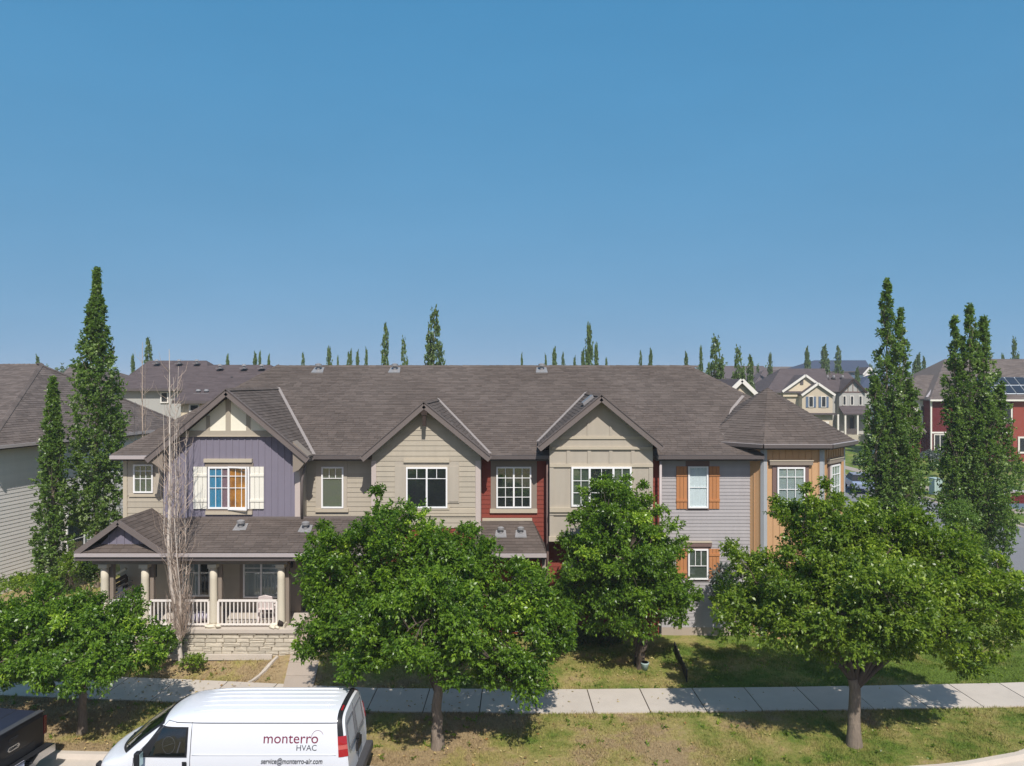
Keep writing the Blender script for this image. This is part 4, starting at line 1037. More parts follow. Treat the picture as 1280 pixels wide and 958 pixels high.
# small gable with white rake behind our roof, right
hg = thing('garage', 'small white edged garage gable poking up behind the right end of the roof', 'garage', (X(926, 46), 46, 0))
Yg_ = 46.0; ax, az_ = X(926, Yg_), Z(474.5, Yg_); rxx, rz_ = X(948, Yg_), Z(496, Yg_); lx, lz = 2*ax-rxx, rz_
MB().prism([(lx+.3, Yg_, 0.0), (rxx-.3, Yg_, 0.0), (rxx-.3, Yg_, rz_+.1), (ax, Yg_, az_-.2), (lx+.3, Yg_, lz+.1)], (0, 6, 0)).build('wall', M['farbeige'], hg)
for (ex_, ez_) in ((lx, lz), (rxx, rz_)):
    MB().bar((ex_, Yg_-.25, ez_-.1), (ax, Yg_-.25, az_-.1), 0.08, 0.26).build('rake_board', M['farwhite'], hg)
roof_part(hg, [[(lx, Yg_-.2, lz), (ax, Yg_-.2, az_), (ax, Yg_+6, az_), (lx, Yg_+6, lz)], [(rxx, Yg_-.2, rz_), (rxx, Yg_+6, rz_), (ax, Yg_+6, az_), (ax, Yg_-.2, az_)]], M['shingle3'], 'roof', fine=False)

def gable_front(h, pxa, pya, pxl, pyl, pxr, pyr, Y, wl, wr, ybot, wm, rm, rake, back, over=0.3, name='gable'):
    ax, az_ = X(pxa, Y), Z(pya, Y); lx, lz, rx_, rz_ = X(pxl, Y), Z(pyl, Y), X(pxr, Y), Z(pyr, Y)
    sl_ = (az_-lz)/(ax-lx); sr_ = (az_-rz_)/(rx_-ax)
    a, b = X(wl, Y), X(wr, Y)
    MB().prism([(a, Y, Z(ybot, Y)), (b, Y, Z(ybot, Y)), (b, Y, az_-.2-sr_*(b-ax)), (ax, Y, az_-.2), (a, Y, az_-.2-sl_*(ax-a))], (0, back-.5, 0)).build('gable_wall', M[wm], h)
    roof_part(h, [[(lx, Y-over, lz), (ax, Y-over, az_), (ax, Y+back, az_), (lx, Y+back, lz)], [(rx_, Y-over, rz_), (rx_, Y+back, rz_), (ax, Y+back, az_), (ax, Y-over, az_)]], M[rm], 'gable_roof', fine=True, expo=0.25, wmin=.6, wmax=1.0)
    for (ex_, ez_) in ((lx, lz), (rx_, rz_)):
        MB().bar((ex_, Y-over-.05, ez_-.12), (ax, Y-over-.05, az_-.12), 0.1, 0.34).build('rake_board', M[rake], h)
# beige gabled house on the far side of the side street
YB = 108.0
hB, _ = simple_house('gabled_house', 'beige house with two stepped gables and blue grey shutters beyond the turret', X(964, YB), X(1040, YB), YB+1.5, YB+12, Z(491, YB), Z(462, YB+7), X(975, YB+7), X(1030, YB+7), 'farbeige', 'shingle3', fine=True)
gable_front(hB, 1006, 469.5, 977, 490, 1035, 490, YB+1.2, 979, 1033, 497, 'farcream', 'shingle3', 'farwhite', 6)
gable_front(hB, 1021.4, 479.7, 1001, 494.5, 1043, 494.5, YB, 1002.6, 1040.8, 552, 'farbeige', 'shingle3', 'farwhite', 6)
bxo('belt_roof', M['shingle3'], hB, X(1002, YB), X(1043, YB), YB-.7, YB, Z(519.5, YB), Z(517.5, YB))
for x0_ in (1010.4, 1026.2):
    fwin(hB, x0_, 496.5, x0_+6.3, 510.5, YB-.01)
    for sx_ in (x0_-3.2, x0_+6.6): bxo('shutter', M['farblue'], hB, X(sx_, YB), X(sx_+2.8, YB), YB-.08, YB-.01, Z(510.5, YB), Z(497, YB))
bxo('gable_vent', M['gutter'], hB, X(1004, YB), X(1008, YB), YB+1.1, YB+1.19, Z(482, YB), Z(476, YB))
bxo('garage_door', M['farwhite'], hB, X(1008, YB), X(1036, YB), YB-.05, YB, Z(551, YB), Z(528, YB))
# grey half timbered house
YH = 112.0
hH, _ = simple_house('half_timbered_house', 'pale grey half timbered house with a front porch beyond the turret', X(1036, YH), X(1082, YH), YH+1, YH+11, Z(490, YH), Z(467, YH+6), X(1034, YH+6), X(1060, YH+6), 'fargrey', 'shingle3', fine=True)
gable_front(hH, 1066, 474.5, 1049, 491.5, 1082.5, 491.5, YH, 1049, 1081, 552, 'fargrey', 'shingle3', 'dkwood', 6)
for px_ in (1054, 1060, 1066, 1072, 1078): bxo('timber_post', M['dtan'], hH, X(px_-.6, YH), X(px_+.6, YH), YH-.06, YH, Z(491, YH), Z(491-13+abs(px_-1066)*1.0, YH))
bxo('timber_band', M['brown'], hH, X(1050, YH), X(1081, YH), YH-.07, YH, Z(492, YH), Z(490.6, YH))
for x0_ in (1053, 1062.5, 1073): fwin(hH, x0_, 496, x0_+4.5, 508, YH-.01)
roof_part(hH, [[(X(1046, YH), YH-2.2, Z(518.5, YH-2.2)), (X(1085, YH), YH-2.2, Z(518.5, YH-2.2)), (X(1083, YH), YH, Z(508.5, YH)), (X(1048, YH), YH, Z(508.5, YH))]], M['shingle3'], 'porch_roof', fine=True, expo=.25, wmin=.6, wmax=1)
for px_ in (1047.5, 1056.5, 1072, 1083): bxo('porch_post', M['farwhite'], hH, X(px_-1, YH-2), X(px_+1, YH-2), YH-2.1, YH-1.8, 1.2, Z(518.5, YH-2.2)-.1)
bxo('porch_floor', M['stone'], hH, X(1046, YH), X(1084, YH), YH-2.2, YH, 0, 1.25)
bxo('porch_rail', M['gutter'], hH, X(1057.5, YH-2), X(1071, YH-2), YH-2.1, YH-2.0, 1.35, 2.2)
fwin(hH, 1061, 522, 1068, 540, YH-.01, fr='dtan')
vents = [vent_at(hH, X(px_, YH+4), YH+4, Z(472, YH+4)-.2, 1.3) for px_ in (1034, 1042, 1053)]
# far roofs
hE, _ = simple_house('blue_house', 'dark blue house with slate blue hip roof on the skyline, right of centre', X(1003, 160), X(1088, 160), 160, 176, Z(465.5, 160), Z(451.5, 168), X(1018, 168), X(1082, 168), 'farblue', 'shingle4', z0=4)
fwin(hE, 1016, 467, 1022, 474, 159.99); bxo('garage_door', M['farwhite'], hE, X(1026, 160), X(1034, 160), 159.9, 160, Z(480, 160), Z(467, 160))
h1, _ = simple_house('far_house', 'house with wide brown roof between the turret peak and the beige gables', X(938, 128), X(1004, 128), 128, 142, Z(490, 128), Z(463.5, 135), X(955, 135), X(992, 135), 'farbeige', 'shingle3', fine=False)
h2, _ = simple_house('far_house', 'distant low brown roof on the skyline right of the long roof ridge', X(896, 175), X(968, 175), 175, 190, Z(474, 175), Z(458.5, 182), X(906, 182), X(955, 182), 'farbeige', 'shingle3', z0=2)
h3, _ = simple_house('far_house', 'distant dark roof in the gap right of the half timbered house', X(1076, 140), X(1142, 140), 140, 152, Z(486, 140), Z(470, 146), X(1086, 146), X(1120, 146), 'fargrey', 'shingle4', z0=1)
h4, _ = simple_house('far_house', 'distant brown roof crossing the skyline just above the turret peak', X(950, 200), X(1012, 200), 200, 215, Z(471, 200), Z(459.5, 207), X(962, 207), X(1000, 207), 'farbeige', 'shingle2', z0=2)
gable_front(h3, 1086, 460, 1078, 469, 1094, 469, 150, 1079, 1093, 480, 'farwhite', 'shingle3', 'farwhite', 4)

# red house with solar panels, right edge
YRd = 84.0
hR = thing('red_house', 'dark red house with white windows and solar panels behind the right hand poplars', 'house', (X(1215, YRd), YRd, 0))
MB().box(X(1163, YRd), X(1330, YRd), YRd, YRd+14, 0, Z(502, YRd)).build('wall', M['darkred'], hR)
MB().box(X(1266, YRd), X(1330, YRd), YRd-.06, YRd, 0, Z(502, YRd)-.02).build('wall', M['farred'], hR)
eR = [(X(1159, YRd), YRd-.5, Z(500.5, YRd)), (X(1336, YRd), YRd-.5, Z(500.5, YRd)), (X(1336, YRd), YRd+14.5, Z(500.5, YRd)), (X(1159, YRd), YRd+14.5, Z(500.5, YRd))]
rr0 = (X(1181, YRd+7), YRd+7, Z(450, YRd+7)); rr1 = (X(1300, YRd+7), YRd+7, Z(450, YRd+7))
ph = hip(eR, rr0, rr1)
roof_part(hR, ph[:1], M['shingle2'], 'roof', expo=.22, wmin=.5, wmax=.9); [roof_part(hR, [q_], M['shingle2'], 'hip_roof', fine=False) for q_ in ph[1:]]
bxo('gutter', M['farwhite'], hR, eR[0][0], eR[1][0], YRd-.66, YRd-.5, eR[0][2]-.2, eR[0][2])
# left wing
MB().box(X(1136, YRd), X(1163, YRd), YRd+1.5, YRd+9, 0, Z(500, YRd)).build('wing_wall', M['farwhite'], hR)
roof_part(hR, [[(X(1134, YRd), YRd+1, Z(499, YRd)), (X(1163, YRd), YRd+1, Z(499, YRd)), (X(1176, YRd+5), YRd+5, Z(470, YRd+5)), (X(1146, YRd+5), YRd+5, Z(470, YRd+5))]], M['shingle2'], 'wing_roof', expo=.22, wmin=.5, wmax=.9)
MB().bar((X(1161, YRd), YRd+.4, Z(499, YRd)+.1), (X(1175.5, YRd+5), YRd+4.4, Z(471, YRd+4.4)+.25), .25, .06).build('valley_flashing', M['gutter_l'], hR)
bxo('wing_lower_wall', M['darkred'], hR, X(1136, YRd), X(1163, YRd), YRd+1.4, YRd+1.5, 0, Z(533, YRd))
roof_part(hR, [[(X(1134, YRd), YRd+.4, Z(541, YRd)), (X(1161, YRd), YRd+.4, Z(541, YRd)), (X(1161, YRd), YRd+1.5, Z(533, YRd)), (X(1134, YRd), YRd+1.5, Z(533, YRd))]], M['shingle2'], 'pent_roof', fine=False)
bxo('downspout', M['farwhite'], hR, X(1162.6, YRd), X(1164.4, YRd), YRd-.12, YRd, 0, Z(502, YRd))
bxo('belt_trim', M['farwhite'], hR, X(1163, YRd), X(1266, YRd), YRd-.08, YRd, Z(543, YRd), Z(541, YRd))
fwin(hR, 1167, 544, 1182, 568, YRd-.01); fwin(hR, 1184, 544, 1190, 568, YRd-.01); fwin(hR, 1254, 506, 1265, 530, YRd-.01, t=.18); fwin(hR, 1272, 547, 1290, 568, YRd-.07, t=.2)
fwin(hR, 1150, 508, 1157, 522, YRd+1.49)
# solar panels lying on the front slope
def onroof(px, t):
    a = Vector(eR[0]); b = Vector(rr0); yy = a.y + (b.y-a.y)*t; zz = a.z + (b.z-a.z)*t
    return Vector((X(px, yy), yy, zz+.12))
sp0 = [(1233 + k*12.5) for k in range(8)]
for row, (t0, t1) in enumerate(((0.10, 0.29), (0.30, 0.49))):
    for k in range(7):
        a = onroof(sp0[k]+row*-8+.4, t0); b = onroof(sp0[k+1]+row*-8-.4, t0); c = onroof(sp0[k+1]+row*-8-8.4, t1); dd = onroof(sp0[k]+row*-8-7.6, t1)
        pn = MB().prism([a, b, c, dd], (0, .05, .08)).build('solar_panel', M['alu'], hR)
        sh = lambda p, q, r: p + (q-p)*.05 + (r-p)*.04
        MB().prism([sh(a, b, dd)+Vector((0, -.03, .09)), sh(b, a, c)+Vector((0, -.03, .09)), sh(c, dd, b)+Vector((0, -.03, .09)), sh(dd, c, a)+Vector((0, -.03, .09))], (0, .0, .02)).build('solar_cells', M['solar'], pn)

# utility box by the side street
ub = thing('utility_box', 'pale green metal utility cabinet on the grass across the side street', 'utility box', (X(1171, 59), 59, 0))
bx = MB().box(X(1165.5, 59), X(1175.5, 59), 58.7, 59.5, 0.05, 1.36).build('cabinet', M['util'], ub, bevel=.03)
MB().box(X(1165, 59), X(1176, 59), 58.64, 59.56, 1.36, 1.42).build('lid', M['util'], ub)
for k in (0.33, 0.66): 
    xk = X(1165.5, 59) + (X(1175.5, 59)-X(1165.5, 59))*k; bxo('door_rib', M['util'], ub, xk-.02, xk+.02, 58.67, 58.7, .15, 1.3)
bxo('door_handle', M['blackm'], ub, X(1173, 59), X(1174, 59), 58.63, 58.7, .75, .95); bxo('base', M['concrete2'], ub, X(1164.5, 59), X(1176.5, 59), 58.55, 59.65, -.02, .06)
# low brown garden wall at the right edge
gw = thing('garden_wall', 'low reddish brown garden wall with pale cap at the right edge across the side street', 'wall', (X(1280, 52), 52.6, 0))
for k in range(4):
    for j in range(2): bxo('brick', M['darkred'], gw, 36.9+k*.9+.02*j, 37.78+k*.9+.02*j, 52.5, 52.9, 0.4+j*.42, 0.80+j*.42)
bxo('base', M['farblue'], gw, 36.6, 41, 52.4, 53.0, -.02, .4); bxo('wall_cap', M['gutter_l'], gw, 36.8, 41, 52.35, 53.05, 1.24, 1.34)
# ------------------------------------------------------------------ trees
def leaf_cloud(C, S, per, L, W, g, droop=0.35, cc=None, stretch=(1, 1, 1), tintc=None, up=0.5, sprig=8):
    """C clump centres (k,3), S clump radii; returns verts, quads, tint"""
    k = len(C); n = k*per
    per = max(sprig, per//sprig*sprig); n = k*per; ci = np.repeat(np.arange(k), per); m_ = n//sprig
    o = g.normal(0, 1, (m_, 3)); o /= np.linalg.norm(o, axis=1)[:, None] + 1e-9
    rad = g.random(m_)**0.45
    off = o*rad[:, None]*S[ci[::sprig]][:, None]*np.array(stretch)
    sp = C[ci[::sprig]] + off                       # leaves sit in little sprigs round a shoot tip
    sdir = o + g.normal(0, .4, (m_, 3)); sdir[:, 2] += .15; sdir /= np.linalg.norm(sdir, axis=1)[:, None] + 1e-9
    q_ = g.random((n, 1)); P = np.repeat(sp, sprig, 0) + np.repeat(sdir, sprig, 0)*(q_-.5)*L*1.8 + g.normal(0, L*.10, (n, 3))
    o = g.normal(0, 1, (n, 3)); o /= np.linalg.norm(o, axis=1)[:, None] + 1e-9; o = o*.75 + np.repeat(sdir, sprig, 0)*.55
    stint = np.repeat(g.random(m_), sprig)
    cc = C.mean(0) if cc is None else np.asarray(cc)
    outw = P - cc; outw /= np.linalg.norm(outw, axis=1)[:, None] + 1e-9
    a = o*1.0 + outw*0.35 + g.normal(0, .2, (n, 3)); a[:, 2] -= droop
    a /= np.linalg.norm(a, axis=1)[:, None] + 1e-9
    nn = g.normal(0, .55, (n, 3)) + outw*0.45; nn[:, 2] += up
    sd = np.cross(a, nn); sd /= np.linalg.norm(sd, axis=1)[:, None] + 1e-9
    nn = np.cross(sd, a)
    l = (L*g.uniform(.65, 1.3, n))[:, None]; w_ = (W*g.uniform(.7, 1.25, n))[:, None]
    fold = nn*(w_*0.35)
    V = np.stack([P, P + a*l*0.45 + sd*w_*0.5 + fold, P + a*l - fold*0.6, P + a*l*0.45 - sd*w_*0.5 + fold], 1).reshape(-1, 3)
    Q = np.arange(4*n).reshape(-1, 4)
    ct = g.random(k) if tintc is None else tintc
    ct = np.where(g.random(k) < .05, 1.7, ct)
    return V, Q, np.repeat(ct[ci]*.6+stint*.4, 4)

def quad_tubes(name, paths, m, parent, sides=5, smooth=True):
    q = MB()
    for pts, rad in paths: q.tube(pts, rad, sides, cap=False)
    return q.build(name, m, parent, smooth=smooth, kind='stuff' if name in ('branches', 'twigs', 'stems') else None)

def bend(a, b, g, sag=0.12, n=4):
    a = np.array(a, float); b = np.array(b, float); L = np.linalg.norm(b-a)
    mid = g.normal(0, sag*L*.6, 3); pts = []
    for i in range(n+1):
        t = i/n; p = a + (b-a)*t + mid*math.sin(math.pi*t); p[2] += sag*L*math.sin(math.pi*t)*0.6
        pts.append(Vector(p))
    return pts

def broad_tree(name, label, base, cc, rad, clumps, per, seed, leaf='leaf_a', bark='bark', L=0.096, W=0.050, trunk=0.17, fork=None, lobes=9, amp=0.24, flat=0.62, lean=(0, 0), stems=1, group=None, csize=(.30, .55), shoots=0, rpow=0.42, blobs=None, Yc=None):
    g = np.random.default_rng(seed); t = thing(name, label, 'tree', base, group)
    cc = np.array(cc, float); rad = np.array(rad, float)
    LB = g.normal(0, 1, (lobes, 3)); LB[:, 2] = np.abs(LB[:, 2])*0.9 - 0.25; LB /= np.linalg.norm(LB, axis=1)[:, None]
    LA = g.uniform(0.5, 1.0, lobes)*amp
    def Rd(dv): return (1 - amp*0.35 + (LA[None, :]*np.exp(-7*(1-dv@LB.T))).sum(1))
    dv = g.normal(0, 1, (clumps, 3)); dv /= np.linalg.norm(dv, axis=1)[:, None]
    rr = g.random(clumps)**rpow*Rd(dv)
    C = dv*rr[:, None]
    C[:, 2] = np.where(C[:, 2] < 0, C[:, 2]*flat, C[:, 2])
    C = cc + C*rad + g.normal(0, .06, (clumps, 3))
    if blobs:    # crown built from several boughs: (photo x, photo y, half width, half height, depth offset)
        vol = np.array([b[2]*b[3]*(b[2]+b[3]) for b in blobs], float); vol /= vol.sum(); Cl = []
        for b, f in zip(blobs, vol):
            k = max(6, int(round(clumps*f))); Yb = Yc + b[4]; d3 = g.normal(0, 1, (k, 3)); d3 /= np.linalg.norm(d3, axis=1)[:, None]
            r3 = g.random(k)**.40*(.88+.24*g.random(k)); rx_, rz_ = b[2]*Yb/F, b[3]*Yb/F; ry_ = (rx_+rz_)*.55
            Cl.append(np.array([X(b[0], Yb), Yb, Z(b[1], Yb)]) + d3*r3[:, None]*np.array([rx_-.16, ry_-.16, rz_-.14]))
        C = np.vstack(Cl); clumps = len(C)
    S = g.uniform(csize[0], csize[1], len(C))
    if shoots:   # upright shoots breaking the outline
        d2 = g.normal(0, 1, (shoots, 3)); d2[:, 2] = np.abs(d2[:, 2])+.25; d2 /= np.linalg.norm(d2, axis=1)[:, None]
        r2 = Rd(d2)*g.uniform(1.0, 1.16, shoots)
        C2 = cc + d2*r2[:, None]*rad
        if blobs:
            j = g.integers(0, len(blobs), shoots); B_ = np.array([[X(b[0], Yc+b[4]), Yc+b[4], Z(b[1], Yc+b[4])] for b in blobs]); RR = np.array([[b[2], (b[2]+b[3])*.5, b[3]] for b in blobs])*Yc/F
            C2 = B_[j] + d2*RR[j]*g.uniform(.92, 1.12, shoots)[:, None]
        C = np.vstack([C, C2]); S = np.concatenate([S, g.uniform(.14, .26, shoots)])
    V, Q, T = leaf_cloud(C, S, per, L, W, g, cc=cc - np.array([0, 0, rad[2]*.3]), stretch=(1, 1, .8))
    keep = None
    fork = fork if fork is not None else base[2] + 1.5
    paths = []
    b = np.array(base, float); fk = np.array([base[0]+lean[0], base[1]+lean[1], fork])
    for s in range(stems):
        ofs = np.array([0, 0, 0]) if stems == 1 else np.array([g.normal(0, .16), g.normal(0, .12), 0])
        n = 7; pts = []; rs = []
        for i in range(n+1):
            q = i/n; p = b + ofs + (fk + ofs*2.2 - b - ofs)*q + np.array([g.normal(0, .018), g.normal(0, .018), 0])*(i > 0)
            pts.append(Vector(p)); rs.append(trunk*(1.30 if i == 0 else 1.08 if i == 1 else 1.0 - .25*q))
        pts[0].z -= 0.08
        paths.append((pts, rs))
    trk = quad_tubes('trunk', paths, M[bark], t, 12)
    # main limbs
    nl = 9; nodes = []; lp = []
    for i in range(nl):
        th = 2*math.pi*(i+g.random()*.5)/nl; e = g.uniform(.25, 1.1)
        dr = np.array([math.cos(th)*math.cos(e), math.sin(th)*math.cos(e), math.sin(e)])
        tip = cc + dr*rad*0.72 + np.array([0, 0, -rad[2]*.1])
        pts = bend(fk - np.array([0, 0, g.uniform(0, .35)]), tip, g, .10, 6); r0 = trunk*g.uniform(.42, .6)
        lp.append((pts, [r0*(1-.85*k/6)+.008 for k in range(7)]))
        nodes += [np.array(p) for p in pts[1:]]
    lp.append((bend(fk, cc+np.array([0, 0, rad[2]*.7]), g, .04, 6), [trunk*.7*(1-.85*k/6)+.008 for k in range(7)])); nodes += [np.array(p) for p in lp[-1][0][1:]]
    if blobs:
        nodes = []; lp = []
        for b in sorted(blobs, key=lambda b: b[1]):
            Yb = Yc+b[4]; bc = np.array([X(b[0], Yb), Yb, Z(b[1], Yb)]); rb = np.array([b[2], (b[2]+b[3])*.5, b[3]])*Yb/F
            st_ = fk - np.array([0, 0, g.uniform(0, .3)])
            if nodes and bc[2] < fk[2] + 1.1: st_ = min(nodes, key=lambda q_: ((q_-bc)**2).sum() + (4 if q_[2] < bc[2] else 0))
            r0 = trunk*g.uniform(.32, .5)
            ctl = st_*.5 + bc*.5; ctl[2] = max(st_[2], bc[2]) - .15*abs(bc[2]-st_[2]) + .12; ctl[:2] = st_[:2]*.62 + bc[:2]*.38
            pts = [Vector(st_*(1-q_)**2 + ctl*2*q_*(1-q_) + bc*q_*q_ + g.normal(0, .02, 3)*(0 < q_ < 1)) for q_ in np.linspace(0, 1, 7)]; lp.append((pts, [r0*(1-.72*k/6)+.006 for k in range(7)])); nodes += [np.array(q_) for q_ in pts[3:]]
            for _ in range(7):
                dd = g.normal(0, 1, 3); dd /= np.linalg.norm(dd); dd[2] = abs(dd[2])*.6; a_ = np.array(pts[g.integers(3, 7)])
                p2_ = bend(a_, bc + dd*rb*.55, g, .14, 4); lp.append((p2_, [.034*(1-.7*k/4) for k in range(5)])); nodes += [np.array(q_) for q_ in p2_[2:]]
    N = np.array(nodes); bp = []
    for c in C:
        j = np.argmin(((N-c)**2).sum(1) + (N[:, 2] > c[2])*0.6)
        bp.append((bend(N[j], N[j]+(c-N[j])*.8, g, .10, 3), [.018, .013, .009, .004]))
    quad_tubes('limbs', lp, M['bark_d' if blobs else bark], t, 6)
    quad_tubes('branches', bp, M['bark_d'], t, 4)
    fast_mesh('crown', V, Q, M[leaf], t, tint=T)
    return t

PF = [(0, .6), (.1, .9), (.3, 1.0), (.6, .95), (.8, .75), (.92, .5), (1, .15)]
def poplar(name, label, base, leaders, n, per, seed, leaf='leaf_p', L=0.095, W=0.072, prof=None, csize=(.16, .32), group=None, bare=0.4, trunk=0.13, parts=True):
    """leaders: (dx, dy, top z, max radius, bottom z of foliage)"""
    g = np.random.default_rng(seed); t = thing(name, label, 'poplar tree', base, group)
    prof = prof or [(0, .55), (.12, .85), (.35, 1.0), (.55, .92), (.72, .62), (.86, .38), (.95, .20), (1, .04)]
    Cs = []; Ss = []; paths = []
    tot = sum(l[3]*(l[2]-l[4]) for l in leaders)
    for (dx, dy, tz, rm, bz) in leaders:
        k = int(n*rm*(tz-bz)/tot)
        q = (np.arange(k)+g.random(k)*3)/(k+3)
        r = np.interp(q, [a for a, b in prof], [b for a, b in prof])*rm
        wob = 1 + .10*np.sin(q*23+g.random()*6)*np.sin(q*9+1)
        th = g.uniform(0, 2*math.pi, k); rr = r*wob*np.sqrt(g.random(k))*1.0
        z = bz + q*(tz-bz)
        fx = np.interp(q, [0, .35, 1], [dx*.45, dx*.9, dx]); fy = np.interp(q, [0, .35, 1], [dy*.45, dy*.9, dy])
        Cs.append(np.stack([base[0]+fx+np.cos(th)*rr, base[1]+fy+np.sin(th)*rr, z], 1)); Ss.append(g.uniform(csize[0], csize[1], k)*np.clip(r/rm*1.1, .3, 1))
        paths.append(([Vector((base[0]+np.interp(s, [0, .35, 1], [0, dx*.9, dx]), base[1]+np.interp(s, [0, .35, 1], [0, dy*.9, dy]), base[2]-.05+(tz-base[2]+.1)*s)) for s in (0, .1, .25, .4, .6, .8, .95, 1)], [trunk, trunk*.9, trunk*.75, trunk*.6, trunk*.4, trunk*.22, trunk*.1, .006]))
        if parts:
            for i in range(int(26*(tz-bz)/6)):
                s = g.uniform(.05, .9); z0 = bz + s*(tz-bz); R_ = np.interp(s, [a for a, b in prof], [b for a, b in prof])*rm
                a = g.uniform(0, 6.28); p0 = Vector((base[0]+dx*min(1, s*1.6), base[1]+dy*min(1, s*1.6), z0-.5)); p1 = p0 + Vector((math.cos(a)*R_*.8, math.sin(a)*R_*.8, .5+R_*1.3))
                paths.append((bend(p0, p1, g, .06, 3), [.022, .016, .01, .005]))
    C = np.vstack(Cs); S = np.concatenate(Ss)
    V, Q, T = leaf_cloud(C, S, per, L, W, g, droop=-0.15, cc=np.array([base[0], base[1], C[:, 2].mean()-3]), stretch=(.8, .8, 1.5), up=.25)
    quad_tubes('trunk', paths, M['bark'], t, 6)
    fast_mesh('crown', V, Q, M[leaf], t, tint=T)
    return t

# street trees
broad_tree('street_tree', 'small low spreading street tree between the black pickup and the white van', (X(103, 18.95), 18.95, 0.0), (X(84, 19.2), 19.3, 2.62), (2.75, 2.4, 1.25), 270, 256, 21, trunk=.12, fork=1.2, bark='bark', leaf='leaf_a', csize=(.22, .42), shoots=40, Yc=19.2, blobs=[(35, 785, 66, 48, .2), (112, 786, 66, 46, .4), (165, 806, 44, 34, .1), (100, 832, 72, 30, -1.0), (-30, 815, 52, 50, .3), (20, 835, 50, 30, -.9), (195, 815, 24, 22, .0)])
broad_tree('street_tree', 'large round leafy street tree right behind the white van', (X(547, 18.2), 18.2, 0.0), (X(548, 18.5), 18.6, 3.92), (3.2, 2.9, 2.35), 430, 296, 5, trunk=.15, fork=1.7, leaf='leaf_a', bark='bark', csize=(.26, .50), shoots=70, Yc=18.5, blobs=[(488, 672, 52, 60, .6), (428, 735, 55, 72, .5), (560, 722, 68, 66, .6), (640, 752, 56, 52, .5), (470, 800, 72, 48, -.9), (620, 818, 66, 40, -.8), (680, 790, 30, 46, 0), (405, 795, 36, 48, .1), (545, 780, 70, 70, -1.3), (535, 690, 44, 48, .2), (655, 855, 34, 18, -.9), (410, 700, 30, 40, .6), (500, 735, 56, 44, .2), (590, 745, 40, 40, -.2), (695, 800, 28, 44, .3)])
broad_tree('street_tree', 'wide yellow green street tree near the street corner on the right', (X(1068, 18.3), 18.3, 0.0), (X(1090, 18.6), 18.7, 4.15), (3.65, 3.1, 2.25), 540, 280, 9, trunk=.17, fork=1.75, leaf='leaf_b', bark='bark', csize=(.26, .48), shoots=90, Yc=18.5, blobs=[(1012, 672, 52, 66, .5), (950, 740, 52, 62, .4), (1085, 708, 70, 62, .6), (1165, 702, 66, 62, .6), (1232, 752, 46, 56, .2), (1040, 785, 84, 48, -1.0), (1150, 792, 76, 40, -.9), (920, 775, 30, 34, 0), (1100, 740, 80, 60, -1.2), (1205, 825, 34, 22, -.4), (1262, 765, 28, 44, .4), (1195, 765, 56, 48, -.3), (1235, 720, 30, 30, .4), (1110, 775, 60, 50, -.5), (985, 775, 50, 44, -.6), (1052, 662, 48, 48, .5), (1112, 668, 46, 42, .6), (1030, 715, 50, 50, 0)])
broad_tree('garden_tree', 'upright dense green tree on the lawn in front of the panelled gable', (X(795, 23.3), 23.3, 0.08), (X(781, 23.3), 23.3, 3.55), (1.95, 1.9, 2.5), 290, 256, 14, trunk=.10, fork=1.0, leaf='leaf_a', bark='bark_d', csize=(.22, .42), shoots=90, stems=3, Yc=23.3, blobs=[(770, 652, 50, 52, 0), (738, 715, 40, 66, 0), (822, 705, 40, 70, .1), (782, 755, 62, 46, -.6), (705, 768, 24, 38, 0), (845, 760, 26, 36, 0), (780, 700, 60, 60, -.6)])

# columnar poplars near the row
poplar('poplar', 'tall narrow poplar left of the purple house, its thin tip above every roof', (X(121, 31), 31, .42), [(0, 0, Z(338, 31), 1.12, 2.9)], 640, 72, 31, csize=(.2, .36), prof=[(0, .6), (.12, .88), (.35, 1), (.55, .92), (.68, .66), (.78, .42), (.86, .26), (.92, .10), (1, .03)])
poplar('poplar', 'shorter slim poplar against the pale side wall of the left house', (X(66, 29.8), 29.8, .42), [(0, 0, Z(474, 29.8), .74, .7)], 420, 64, 32, csize=(.16, .3), prof=[(0, .9), (.3, 1), (.55, .8), (.68, .55), (.8, .42), (.93, .25), (1, .05)])
poplar('poplar', 'tall twin topped poplar just right of the turret', (X(1118, 34), 34, 0.0), [(X(1108, 34)-X(1118, 34), 0, Z(349, 34), .95, 1.5), (X(1128, 34)-X(1118, 34), .2, Z(386, 34), .95, 1.2), (-1.05, -.2, Z(470, 34), .95, .6), (.85, .2, Z(480, 34), 1.0, .6), (-.2, -.5, Z(500, 34), 1.1, .5)], 1050, 80, 33, csize=(.2, .36))
poplar('poplar', 'broad three topped poplar beside the side street at the right', (X(1220, 33), 33, 0.0), [(X(1212, 33)-X(1220, 33), 0, Z(381, 33), .95, 1.0), (X(1197, 33)-X(1220, 33), .2, Z(394, 33), .85, 1.0), (X(1232, 33)-X(1220, 33), .1, Z(396, 33), .9, .8), (1.05, -.2, Z(480, 33), .95, .4), (-1.0, -.2, Z(500, 33), .95, .6), (.1, -.5, Z(490, 33), 1.1, .4)], 1250, 80, 34, csize=(.2, .36))
